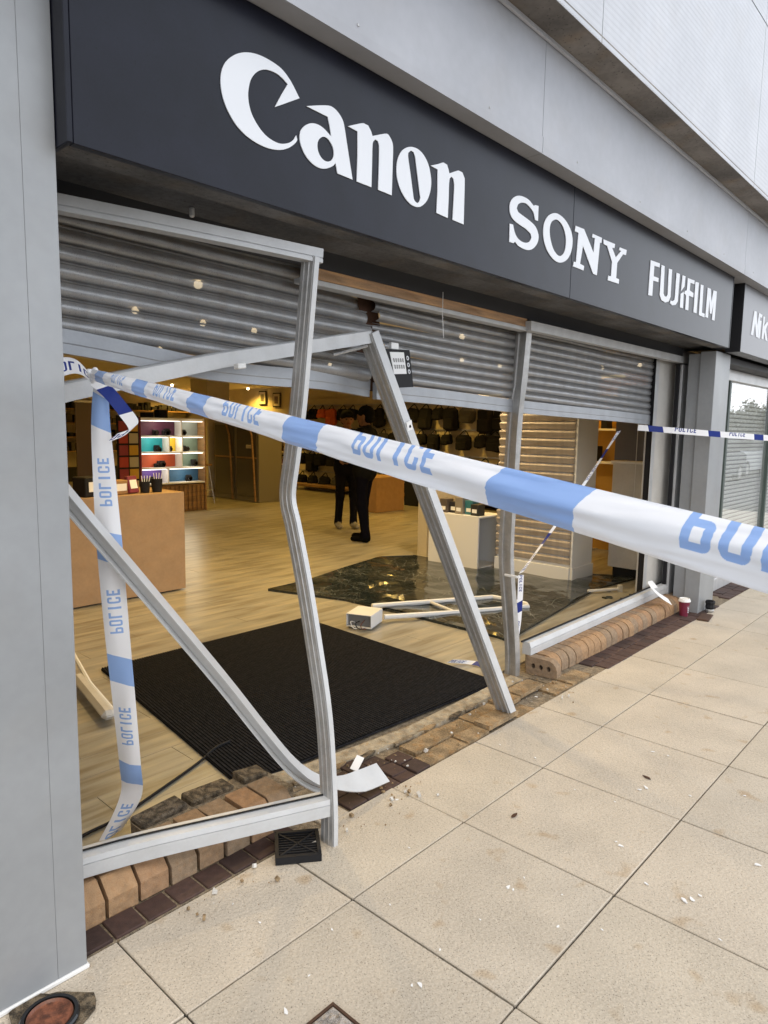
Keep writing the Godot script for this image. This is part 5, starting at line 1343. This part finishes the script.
	mb = MB.new(); mb.lathe(Vector3(E.x, 0, E.z + 0.05), [Vector2(0.055, 0.0), Vector2(0.055, 0.02), Vector2(0.038, 0.03), Vector2(0.038, 2.4), Vector2(0.02, 2.43), Vector2(0, 2.43)], 20); part("shaft", mb, M.clad, lpst)

# ================================================================ things on the floor and pavement
func on_slab(u: float, v: float) -> Vector3: return ony(u, v, 0.0)
func build_debris():
	# ribbed entrance mat
	var m := thing("door_mat", "large black ribbed entrance mat inside the ripped doorway", "mat", Vector3(2.6, 0.007, -1.2))
	var c := [Vector3(1.60, 0, -0.43), Vector3(3.36, 0, -0.325), Vector3(3.45, 0, -2.155), Vector3(1.84, 0, -2.16)]
	var mb := MB.new()
	var o := PackedVector2Array()
	for q in c: o.append(Vector2(q.x, q.z))
	mb.plate(o, [], 0.010, Transform3D(Basis(Vector3.RIGHT, Vector3.BACK, Vector3.UP), Vector3(0, 0.008, 0))); part("backing", mb, M.mat_rubber, m)
	mb = MB.new()
	var ribs := 100
	for i in ribs:
		var f0 := (i + 0.2) / ribs
		var f1 := (i + 0.8) / ribs
		var a0: Vector3 = c[0].lerp(c[1], f0)
		var a1: Vector3 = c[0].lerp(c[1], f1)
		var b0: Vector3 = c[3].lerp(c[2], f0)
		var b1: Vector3 = c[3].lerp(c[2], f1)
		mb.quad(a0 + Vector3(0, 0.0245, 0), a1 + Vector3(0, 0.0245, 0), b1 + Vector3(0, 0.0245, 0), b0 + Vector3(0, 0.0245, 0), Vector3.UP)
		mb.quad(a0 + Vector3(0, 0.018, 0), b0 + Vector3(0, 0.018, 0), b0 + Vector3(0, 0.0245, 0), a0 + Vector3(0, 0.0245, 0), Vector3.LEFT)
		mb.quad(a1 + Vector3(0, 0.018, 0), b1 + Vector3(0, 0.018, 0), b1 + Vector3(0, 0.0245, 0), a1 + Vector3(0, 0.0245, 0), Vector3.RIGHT)
	part("pile_ribs", mb, M.mat_rubber, m).set_meta("kind", "stuff")
	# shattered dark glass sheet
	build_glass()
	build_rubble()
	# door closer: white box with a looped arm
	var bx := ony(364, 632, 0.02)
	var cl := thing("door_closer", "torn off white door operator box with a long looped arm lying on the shattered glass", "door closer", bx)
	var p0 := ony(352, 630, 0.02)
	var dir := (ony(384, 622, 0.02) - ony(368, 634, 0.02)).normalized()
	var acr := Vector3(-dir.z, 0, dir.x)
	var bs := Basis(dir, Vector3.UP, dir.cross(Vector3.UP))
	var bc := ony(364, 624, 0.02) + dir * 0.01
	for q in [["cover", Vector3(0, 0.098, 0), Vector3(0.24, 0.006, 0.20)], ["cheek", Vector3(0, 0.051, 0.097), Vector3(0.24, 0.088, 0.006)], ["cheek", Vector3(0, 0.051, -0.097), Vector3(0.24, 0.088, 0.006)], ["rear_wall", Vector3(0.117, 0.051, 0), Vector3(0.006, 0.088, 0.186)], ["base_plate", Vector3(0, 0.003, 0), Vector3(0.24, 0.006, 0.20)]]:
		mb = MB.new(); mb.box(Transform3D(bs, bc) * Transform3D(Basis(), q[1]), q[2], 0.002); part(q[0], mb, M.white, cl)
	mb = MB.new(); mb.box(Transform3D(bs, bc) * Transform3D(Basis(), Vector3(0.0, 0.05, 0)), Vector3(0.19, 0.085, 0.18), 0.004); part("motor", mb, M.dark_grey, cl)
	for k in 3:
		mb = MB.new(); mb.tube(smooth_path([bs * Vector3(-0.09, 0.03 + 0.015 * k, -0.04 + 0.04 * k) + bc, bs * Vector3(-0.15, 0.05 - 0.01 * k, -0.05 + 0.04 * k) + bc, bs * Vector3(-0.165, 0.008, -0.02 + 0.035 * k) + bc, bs * Vector3(-0.14, 0.006, 0.05 + 0.01 * k) + bc], 4), 0.0035, 5); part("wire", mb, [M.white, M.black, M.copper][k], cl)
	var au := [ony(372, 606, 0.05), ony(440, 601, 0.04), ony(492, 597, 0.035), ony(504, 599, 0.035)]
	var al := [ony(384, 617, 0.05), ony(440, 613.5, 0.04), ony(500, 609, 0.035), ony(528, 606.5, 0.035)]
	mb = MB.new(); mb.tube([au[0], au[1], au[2], au[3], ony(526, 604, 0.035), al[3], al[2], al[1], al[0]], 0.021, 8); part("arm_loop", mb, M.white, cl)
	mb = MB.new(); mb.tube([ony(430, 602, 0.04), ony(455, 612, 0.04)], 0.013, 8); part("cross_bar", mb, M.white, cl)
	# small white lever at the far end of the glass
	var lv := thing("lever_piece", "small white lever handle lying where the shattered glass ends", "handle", ony(605, 590, 0.01))
	mb = MB.new(); mb.tube([ony(588, 591, 0.03), ony(618, 589, 0.03)], 0.014, 8); part("grip", mb, M.white, lv)
	mb = MB.new(); mb.box(Transform3D(Basis.from_euler(Vector3(0, 0.7, 0)), ony(620, 588.5, 0.035)), Vector3(0.05, 0.07, 0.04), 0.006); part("rose", mb, M.alu, lv)
	for k in 7:
		var gp := ony(605 + rng.randf() * 32, 590 + rng.randf() * 10, 0.008)
		var pl := PackedVector2Array()
		for s in 5: pl.append(Vector2(cos(TAU * s / 5), sin(TAU * s / 5)) * rng.randf_range(0.012, 0.04))
		mb = MB.new(); mb.plate(pl, [], 0.005, Transform3D(Basis(Vector3.RIGHT, Vector3.BACK, Vector3.UP), gp)); single("glass_crumb", mb, M.glass_crumb if M.has("glass_crumb") else M.black_gloss, "small dark glass crumb on the floor by the white lever handle", "glass shard", gp, "glass crumbs by the lever handle")
	# white plastic bits near the wide column
	var wb := thing("broken_trim", "pair of broken white plastic profiles lying beside the hanging tape tail", "plastic trim", ony(98, 700, 0.02))
	mb = MB.new(); mb.tube([ony(72, 652, 0.09), ony(90, 684, 0.06), ony(114, 712, 0.03)], 0.014, 8); part("rod", mb, M.white, wb)
	var b0 := ony(78, 682, 0.02)
	var b1 := ony(110, 722, 0.02)
	mb = MB.new(); mb.box(Transform3D(Basis(Vector3.UP, atan2(-(b1 - b0).z, (b1 - b0).x)), (b0 + b1) * 0.5 + Vector3(0, 0.03, 0)), Vector3((b1 - b0).length(), 0.05, 0.07), 0.02); part("casing", mb, M.panel_white, wb)
	# black cable
	mb = MB.new(); mb.tube(smooth_path([ony(60, 850, 0.014), ony(86, 834, 0.014), ony(120, 817, 0.014), ony(160, 790, 0.014), ony(198, 763, 0.014), ony(215, 748, 0.028), ony(230, 741, 0.032)], 5), 0.006, 7); single("black_cable", mb, M.black, "thin black cable trailing over the wood floor onto the mat", "cable", ony(160, 790, 0.014))
	# drain grate
	var g := thing("drain_grate", "loose square black plastic gully grate lying on the paving by the sill rail", "grate", on_slab(297, 850))
	var q0 := on_slab(277, 866)
	var q1 := on_slab(320, 862)
	var q3 := on_slab(276, 837)
	var gx := (q1 - q0)
	var gzv := (q3 - q0)
	var gs: float = (gx.length() + gzv.length()) * 0.5
	gx = gx.normalized(); var gy := (gzv - gx * gzv.dot(gx)).normalized()
	var gt := Transform3D(Basis(gx, gy, Vector3.UP), (q0 + on_slab(316.6, 834.7)) * 0.5 + Vector3(0, 0.001, 0))
	var outer := PackedVector2Array([Vector2(-0.5, -0.5), Vector2(0.5, -0.5), Vector2(0.5, 0.5), Vector2(-0.5, 0.5)])
	var inner := PackedVector2Array()
	var outs := PackedVector2Array()
	for v in outer: outs.append(v * gs); inner.append(v * gs * 0.84)
	mb = MB.new(); mb.plate(outs, [inner], 0.026, gt); part("rim", mb, M.black, g)
	for k in 9:
		var yy := (-0.36 + k * 0.09) * gs
		mb = MB.new(); mb.box(gt * Transform3D(Basis(), Vector3(0, yy, 0.015)), Vector3(gs * 0.84, gs * 0.03, 0.012), 0.001); part("bar", mb, M.black, g)
	for k in 2:
		mb = MB.new(); mb.box(gt * Transform3D(Basis.from_euler(Vector3(0, 0, PI / 4 + k * PI / 2)), Vector3(0, 0, 0.0185)), Vector3(gs * 1.12, gs * 0.05, 0.012), 0.001); part("cross_bar", mb, M.black, g)
	# gully with terracotta plug and its mortar patch
	var gc := on_slab(50, 1021)
	var gl := thing("round_gully", "round gully with black ring and terracotta centre in patched mortar", "gully", gc)
	var pl := PackedVector2Array()
	for s in 26:
		var an := TAU * s / 26
		pl.append(Vector2(cos(an), sin(an)) * (0.090 + 0.016 * sin(an * 3.0 + 1.0) + rng.randf() * 0.012))
	mb = MB.new(); mb.plate(pl, [], 0.005, Transform3D(Basis(Vector3.RIGHT, Vector3.BACK, Vector3.UP), gc + Vector3(0, 0.0015, 0))); part("mortar_patch", mb, M.grimy0, gl)
	mb = MB.new(); mb.lathe(gc, [Vector2(0.070, 0.0), Vector2(0.070, 0.014), Vector2(0.066, 0.018), Vector2(0.058, 0.018), Vector2(0.056, 0.004)], 40); part("ring", mb, M.black_gloss, gl)
	mb = MB.new(); mb.lathe(gc, [Vector2(0.0, 0.012), Vector2(0.02, 0.009), Vector2(0.048, 0.011), Vector2(0.054, 0.016), Vector2(0.055, 0.006)], 40); part("plug", mb, M.copper, gl)
	# inspection cover at the picture's foot
	var ic := on_slab(333, 1003)
	var cv := thing("inspection_cover", "small rust framed inspection cover set into a paving slab", "cover", ic + Vector3(-0.08, 0, 0.08))
	mb = MB.new()
	var fr := PackedVector2Array([Vector2(-0.17, 0), Vector2(0, 0), Vector2(0, 0.17), Vector2(-0.17, 0.17)])
	mb.plate(fr, [PackedVector2Array([Vector2(-0.163, 0.007), Vector2(-0.007, 0.007), Vector2(-0.007, 0.163), Vector2(-0.163, 0.163)])], 0.006, Transform3D(Basis(Vector3.RIGHT, Vector3.BACK, Vector3.UP), ic + Vector3(0, -0.002, 0))); part("frame", mb, M.rusty_plate, cv)
	mb = MB.new(); mb.bx(ic.x - 0.16, ic.x - 0.010, -0.004, 0.003, ic.z + 0.010, ic.z + 0.16, 0.001)
	part("lid", mb, tri_tex(mat(0.50, 0.46, 0.42, 0.8), grain_tex(256, 0.8, 0.5, 0.5, 0.12, 0.1, 0.6, 131, 0.02, 0.12), 0.16), cv)
	# takeaway cup, crushed cup, plate
	var cp := on_slab(683.5, 616)
	var t := thing("takeaway_cup", "maroon takeaway cup with white lid standing on the dark bricks", "cup", cp)
	mb = MB.new(); mb.lathe(cp, [Vector2(0, 0.006), Vector2(0.030, 0.006), Vector2(0.031, 0.0), Vector2(0.043, 0.128), Vector2(0.041, 0.13)], 28); part("cup", mb, M.maroon, t)
	mb = MB.new(); mb.lathe(cp, [Vector2(0.044, 0.122), Vector2(0.047, 0.124), Vector2(0.047, 0.132), Vector2(0.044, 0.134), Vector2(0.041, 0.148), Vector2(0.037, 0.150), Vector2(0.035, 0.143), Vector2(0, 0.143)], 28); part("lid", mb, M.white, t)
	var tm := TextMesh.new(); tm.text = "COSTA"; tm.font_size = 32; tm.pixel_size = 0.0007; tm.depth = 0.001
	var sf := SystemFont.new(); sf.font_names = PackedStringArray(["Droid Sans"]); sf.font_weight = 700; tm.font = sf
	var face := Vector3(-0.75, 0, 0.66).normalized().rotated(Vector3.UP, 0.55)
	var tx := Transform3D(Basis(Vector3.UP, Vector3.UP.cross(face).normalized() * -1.0, face), cp + face * 0.0385 + Vector3(0, 0.068, 0))
	piece("lettering", tm, M.letter, tx, t)
	var kp := on_slab(709.5, 612)
	t = thing("crushed_cup", "crushed black cup with silver base at the foot of the slim column", "cup", kp)
	mb = MB.new(); mb.lathe(kp, [Vector2(0, 0.004), Vector2(0.030, 0.002), Vector2(0.036, 0.02), Vector2(0.032, 0.028)], 14); part("base", mb, M.mill, t)
	mb = MB.new(); mb.lathe(kp, [Vector2(0.032, 0.0285), Vector2(0.038, 0.045), Vector2(0.034, 0.065), Vector2(0.040, 0.085), Vector2(0.036, 0.098), Vector2(0.028, 0.095), Vector2(0.026, 0.04)], 9); part("sleeve", mb, M.black, t)
	var pp := on_slab(705, 618)
	mb = MB.new(); mb.box(Transform3D(Basis.from_euler(Vector3(0, 0.15, 0)), pp + Vector3(0, 0.006, 0)), Vector3(0.22, 0.012, 0.09), 0.003); single("metal_plate", mb, M.rusty_plate, "flat brown metal plate lying on the paving by the crushed cup", "metal plate", pp)
	# folded white strip on the far sill
	t = thing("white_offcut", "bent white metal offcut leaning on the far sill rail above the maroon cup", "metal offcut", onz(662, 595, -0.2))
	mb = MB.new(); mb.sweep(smooth_path([onz(655, 584, -0.28), onz(651, 586, -0.24), onz(658, 594, -0.2), onz(670, 602, -0.15)], 4), PackedVector2Array([Vector2(-0.035, -0.001), Vector2(0.035, -0.001), Vector2(0.035, 0.001), Vector2(-0.035, 0.001)]), Vector3(0.2, 0.7, 0.7)); part("strip", mb, M.paper, t)
	var sp := ony(362, 770, 0.02)
	mb = MB.new(); mb.box(Transform3D(Basis.from_euler(Vector3(0.3, 0.5, 0.25)), sp + Vector3(0, 0.02, -0.03)), Vector3(0.09, 0.004, 0.035), 0.001); single("white_shard", mb, M.paper, "small white shard behind the curled end of the bent trim", "shard", sp)
	# price display jammed in the leaning jamb
	var dz := -0.30
	var dq := [onz(386, 349, dz), onz(409.5, 350, dz), onz(413.5, 387, dz), onz(394, 388, dz)]
	var ds := PackedVector2Array()
	for q in dq: ds.append(Vector2(q.x, q.y))
	t = thing("price_display", "small black price display with white screen stuck behind the leaning jamb", "display", dq[0])
	mb = MB.new(); mb.plate(ds, [], 0.028, Transform3D(Basis(), Vector3(0, 0, dz - 0.028))); part("case", mb, M.black, t)
	var lerp2 := func(a: float, b: float) -> Vector2: return ds[0].lerp(ds[1], a).lerp(ds[3].lerp(ds[2], a), b)
	mb = MB.new(); mb.plate(PackedVector2Array([lerp2.call(0.12, 0.36), lerp2.call(0.72, 0.36), lerp2.call(0.72, 0.93), lerp2.call(0.12, 0.93)]), [], 0.002, Transform3D(Basis(), Vector3(0, 0, dz + 0.0005))); part("screen", mb, M.paper, t)
	for r in 2:
		for k in 5:
			var u := 0.2 + k * 0.10
			var v := 0.50 + r * 0.17
			mb = MB.new(); mb.plate(PackedVector2Array([lerp2.call(u, v), lerp2.call(u + 0.05, v), lerp2.call(u + 0.05, v + 0.10), lerp2.call(u, v + 0.10)]), [PackedVector2Array([lerp2.call(u + 0.015, v + 0.02), lerp2.call(u + 0.035, v + 0.02), lerp2.call(u + 0.035, v + 0.08), lerp2.call(u + 0.015, v + 0.08)])], 0.001, Transform3D(Basis(), Vector3(0, 0, dz + 0.003))); part("digit", mb, M.dark_grey, t)
	for k in 3:
		mb = MB.new()
		var ring := PackedVector2Array()
		var hole := PackedVector2Array()
		for s in 12:
			ring.append(lerp2.call(0.86 + 0.055 * cos(TAU * s / 12), 0.42 + k * 0.18 + 0.06 * sin(TAU * s / 12))); hole.append(lerp2.call(0.86 + 0.03 * cos(TAU * s / 12), 0.42 + k * 0.18 + 0.035 * sin(TAU * s / 12)))
		mb.plate(ring, [hole], 0.002, Transform3D(Basis(), Vector3(0, 0, dz + 0.0005))); part("button", mb, M.letter, t)
	mb = MB.new(); mb.box(Transform3D(Basis(), onz(396, 346, dz) + Vector3(0, 0, -0.014)), Vector3(0.05, 0.03, 0.02), 0.003); part("clip", mb, M.white, t)
	# specks of broken white paint and paper on the slabs
	var fl := [[646, 788, 3.0], [640, 790, 2.0], [620, 846, 2.5], [616, 842, 1.5], [684, 901, 3.0], [692, 900, 2.5], [508, 888, 2.5], [558, 927, 2.0], [513, 890, 1.5], [757, 865, 2.5], [745, 796, 1.6], [690, 796, 1.8], [646, 884, 1.8], [536, 697, 2.0], [535, 758, 1.8], [562, 895, 1.2], [524, 878, 1.2], [420, 985, 2.2], [412, 986, 1.4], [309, 976, 1.4], [286, 1012, 2.4], [332, 930, 1.2], [260, 923, 1.4], [397, 800, 2.2], [409, 848, 1.2], [700, 896, 1.6], [615, 802, 1.2], [500, 745, 1.6], [653, 752, 1.8], [668, 756, 1.4], [575, 790, 1.2], [480, 920, 1.2], [720, 940, 1.3], [440, 950, 1.2], [390, 905, 1.1], [602, 930, 1.4]]
	var fb := [[0, 0.012], [1, 0.009], [2, 0.014]]
	var vs := []
	for v in 4:
		var poly := PackedVector2Array()
		for s in 6: poly.append(Vector2(cos(TAU * s / 6) * rng.randf_range(0.5, 1.3), sin(TAU * s / 6) * rng.randf_range(0.25, 0.7)))
		mb = MB.new(); mb.plate(poly, [], 0.25, Transform3D(Basis(Vector3.RIGHT, Vector3.BACK, Vector3.UP), Vector3.ZERO)); vs.append(mb.mesh())
	for i in fl.size():
		var w := on_slab(fl[i][0], fl[i][1])
		var fo := MeshInstance3D.new(); fo.name = numbered("paint_flake"); fo.mesh = vs[i % 4]; fo.material_override = M.paper
		add_child(fo); fo.set_meta("label", "tiny white flake of paint or paper lying on the pavement slabs"); fo.set_meta("category", "flake"); fo.set_meta("group", "white flakes scattered on the pavement")
		fo.transform = Transform3D(Basis.from_euler(Vector3(0, rng.randf() * TAU, 0)).scaled(Vector3.ONE * 0.0045 * fl[i][2]), w + Vector3(0, 0.001, 0))
	var lf := [[514, 816], [647, 778]]
	for i in lf.size():
		var w := on_slab(lf[i][0], lf[i][1])
		var o2 := PackedVector2Array([Vector2(-0.02, 0), Vector2(-0.008, 0.008), Vector2(0.01, 0.007), Vector2(0.024, 0), Vector2(0.008, -0.007), Vector2(-0.01, -0.006)])
		mb = MB.new(); mb.plate(o2, [], 0.002, Transform3D(Basis(Vector3.RIGHT, Vector3.BACK, Vector3.UP).rotated(Vector3.UP, i * 1.3), w + Vector3(0, 0.002, 0))); single("dry_leaf", mb, M.rust, "small dry brown leaf scrap on the pavement slabs", "leaf", w, "dry leaf scraps on the pavement")

func build_rubble():
	var mb := MB.new()
	var mb2 := MB.new()
	for i in 420:
		var f := rng.randf()
		var x := lerpf(1.7, 3.75, f)
		var z := -0.16 + rng.randfn() * 0.09
		if rng.randf() < 0.3: x = 3.62 + rng.randfn() * 0.12; z = -0.12 + rng.randfn() * 0.10
		if rng.randf() < 0.2: x = 1.0 + rng.randf() * 1.2; z = 0.02 + abs(rng.randfn()) * 0.08
		var s := 0.002 + pow(rng.randf(), 4.0) * 0.014
		(mb if i % 3 else mb2).box(Transform3D(Basis.from_euler(Vector3(rng.randf() * 6.0, rng.randf() * 6.0, rng.randf() * 6.0)), Vector3(x, 0.004 + s * 0.4, z)), Vector3(s, s * rng.randf_range(0.5, 1.0), s * rng.randf_range(0.5, 1.3)))
	var o := single("rubble", mb, M.screed, "crumbs of broken mortar strewn along the ripped doorway", "rubble", Vector3(2.6, 0, -0.15)); o.set_meta("kind", "stuff")
	o = single("white_grit", mb2, M.panel_white, "white grit and plaster specks strewn along the ripped doorway", "grit", Vector3(2.6, 0, -0.15)); o.set_meta("kind", "stuff")

func build_glass():
	var px := [[268, 590], [310, 580], [345, 568], [380, 557.5], [415, 556.5], [455, 563], [500, 570], [570, 574], [640, 577.5], [596, 589], [560, 610], [524, 631], [508, 641], [497, 637], [455, 627], [420, 618], [345, 600]]
	var o := PackedVector2Array()
	for q in px:
		var w := ony(q[0], q[1], 0.016); o.append(Vector2(w.x, w.z))
	var lo := Vector2.INF
	var hi := -Vector2.INF
	for q in o: lo = lo.min(q); hi = hi.max(q)
	# cracks drawn as an albedo picture: bursts of radial lines joined by rings
	var W := 1024
	var im := Image.create(W, W, false, Image.FORMAT_RGB8); im.fill(Color(0.14, 0.165, 0.165))
	var r := RandomNumberGenerator.new(); r.seed = 21
	var nd := noise_img(W, 0.006, 77)
	var line := func(a: Vector2, b: Vector2, k: float):
		var n := int(a.distance_to(b)) + 1
		for i in n:
			var p := a.lerp(b, float(i) / n)
			var x := int(p.x)
			var y := int(p.y)
			if x > 0 and y > 0 and x < W - 1 and y < W - 1:
				im.fill_rect(Rect2i(x, y, 1 + int(k * 2.0), 1), Color(k, k * 1.02, k))
	for burst in 70:
		var c := Vector2(r.randf(), r.randf()) * W
		var arms := r.randi_range(7, 14)
		var prev := []
		for a in arms:
			var an := TAU * a / arms + r.randfn() * 0.15
			var p := c
			var step := r.randf_range(12, 34)
			var pts := [c]
			for s in r.randi_range(3, 7):
				an += r.randfn() * 0.15
				var q: Vector2 = p + Vector2(cos(an), sin(an)) * step * r.randf_range(0.7, 1.4)
				line.call(p, q, r.randf_range(0.25, 0.62)); pts.append(q); p = q
			if prev.size() > 0:
				for s in range(1, min(prev.size(), pts.size())):
					if r.randf() < 0.6: line.call(prev[s], pts[s], r.randf_range(0.2, 0.5))
			prev = pts
	im.generate_mipmaps()
	var gm := mat(1, 1, 1, 0.11); gm.albedo_color = Color.WHITE; gm.albedo_texture = ImageTexture.create_from_image(im)
	gm.uv1_triplanar = true; gm.uv1_world_triplanar = true; gm.uv1_scale = Vector3.ONE / 2.2
	M.glass_crumb = mat(0.03, 0.04, 0.035, 0.1)
	# crumpled sheet: grid clipped to the outline
	var g := thing("shattered_glass", "dark shattered sheet of laminated door glass lying on the shop floor", "glass sheet", Vector3((lo.x + hi.x) * 0.5, 0.008, (lo.y + hi.y) * 0.5))
	var nz := FastNoiseLite.new(); nz.seed = 9; nz.frequency = 0.9; nz.fractal_octaves = 3
	var mb := MB.new()
	var cs := 0.07
	var y := func(p: Vector2) -> float: return 0.020 + (nz.get_noise_2d(p.x * 1.6, p.y * 1.6) + 0.5) * 0.016
	var nx := int((hi.x - lo.x) / cs) + 1
	var ny := int((hi.y - lo.y) / cs) + 1
	for i in nx:
		for j in ny:
			var cell := PackedVector2Array([lo + Vector2(i, j) * cs, lo + Vector2(i + 1, j) * cs, lo + Vector2(i + 1, j + 1) * cs, lo + Vector2(i, j + 1) * cs])
			for poly in Geometry2D.intersect_polygons(cell, o):
				var ix := Geometry2D.triangulate_polygon(poly)
				for q in range(0, ix.size(), 3):
					var a: Vector2 = poly[ix[q]]
					var b: Vector2 = poly[ix[q + 1]]
					var c: Vector2 = poly[ix[q + 2]]
					mb.tri(Vector3(a.x, y.call(a), a.y), Vector3(b.x, y.call(b), b.y), Vector3(c.x, y.call(c), c.y), Vector3.UP)
	for i in o.size():
		var a := o[i]
		var b := o[(i + 1) % o.size()]
		mb.quad(Vector3(a.x, 0.007, a.y), Vector3(b.x, 0.007, b.y), Vector3(b.x, y.call(b), b.y), Vector3(a.x, y.call(a), a.y), Vector3(b.y - a.y, 0, a.x - b.x))
	part("sheet", mb, gm, g)

# ================================================================ across the car park (seen in the neighbour's glass)
func build_street():
	var leaf := mat(0.09, 0.085, 0.03, 0.8); leaf.backlight_enabled = true; leaf.backlight = Color(0.2, 0.2, 0.1)
	var spots := [[43, 11.0, 4.3], [47, 12.0, 4.7], [51, 11.5, 4.4], [55, 12.5, 4.9], [60, 12.0, 4.6], [66, 14.0, 5.2], [38, 12.0, 4.2]]
	for i in spots.size():
		var at := Vector3(spots[i][0], -0.13, spots[i][1])
		var h: float = spots[i][2] * 0.78
		var t := thing("car_park_tree", "bushy autumn tree standing across the car park, mirrored in the neighbouring window", "tree", at, "trees across the car park")
		var mb := MB.new(); mb.tube([at, at + Vector3(0.05, h * 0.3, 0), at + Vector3(-0.05, h * 0.55, 0.1), at + Vector3(0, h * 0.8, 0)], 0.17, 8, [1.0, 0.8, 0.55, 0.2])
		for k in 6: mb.tube([at + Vector3(0, h * (0.3 + 0.06 * k), 0), at + Vector3(cos(k * 2.4) * h * 0.28, h * (0.5 + 0.05 * k), sin(k * 2.4) * h * 0.28)], 0.06, 5, [1.0, 0.3])
		part("trunk", mb, M.oak, t)
		mb = MB.new()
		for cl in 34:
			var d := Vector3(rng.randfn(), rng.randfn() * 0.8, rng.randfn()).normalized() * pow(rng.randf(), 0.5)
			var cc := at + Vector3(0, h * 0.62, 0) + d * Vector3(h * 0.42, h * 0.36, h * 0.42)
			for q in 70:
				var p := cc + Vector3(rng.randfn(), rng.randfn(), rng.randfn()) * h * 0.07
				var u := Vector3(rng.randfn(), rng.randfn(), rng.randfn()).normalized() * 0.11
				var w := u.cross(Vector3(rng.randfn(), rng.randfn(), rng.randfn()).normalized()).normalized() * 0.07
				mb.quad(p - u, p - w, p + u, p + w, Vector3.UP)
		part("crown", mb, leaf, t)
	var paint := [mat(0.10, 0.11, 0.13, 0.25, 0.3), mat(0.45, 0.46, 0.47, 0.3, 0.3), mat(0.05, 0.07, 0.12, 0.25, 0.3)]
	for i in 3:
		var at := Vector3(24.5 + i * 5.0, -0.13, 5.5 + i * 0.4)
		var t := thing("parked_car", ["dark grey", "silver", "navy"][i] + " hatchback parked in the car park facing the shops", "car", at)
		var side := PackedVector2Array([Vector2(-2.0, 0.25), Vector2(-2.05, 0.6), Vector2(-1.9, 0.85), Vector2(-1.0, 0.98), Vector2(1.55, 1.0), Vector2(1.95, 0.9), Vector2(2.05, 0.5), Vector2(2.0, 0.25)])
		var xf := Transform3D(Basis(), at + Vector3(0, 0, -0.85))
		var mb := MB.new(); mb.plate(side, [], 1.7, xf); part("body", mb, paint[i], t)
		mb = MB.new(); mb.plate(PackedVector2Array([Vector2(-0.95, 0.985), Vector2(-0.3, 1.42), Vector2(1.1, 1.45), Vector2(1.6, 1.005)]), [], 1.5, Transform3D(Basis(), at + Vector3(0, 0, -0.75))); part("glasshouse", mb, M.black_gloss, t)
		part("roof", boxed(at.x - 0.3, at.x + 1.1, at.y + 1.43, at.y + 1.47, at.z - 0.7, at.z + 0.7, 0.01), paint[i], t)
		for wx in [-1.3, 1.3]:
			for wz in [-0.86, 0.70]:
				mb = MB.new(); mb.tube([at + Vector3(wx, 0.31, wz), at + Vector3(wx, 0.31, wz + 0.18)], 0.31, 18)
				var wh := part("wheel", mb, M.black, t)
				mb = MB.new(); mb.tube([at + Vector3(wx, 0.31, wz - 0.004 if wz < 0 else wz + 0.05), at + Vector3(wx, 0.31, wz + 0.13 if wz < 0 else wz + 0.184)], 0.19, 14); part("rim", mb, M.mill, wh)
		for hz in [-0.6, 0.6]: part("headlight", boxed(at.x - 2.06, at.x - 2.0, at.y + 0.62, at.y + 0.75, at.z + hz - 0.16, at.z + hz + 0.16, 0.01), M.white, t)
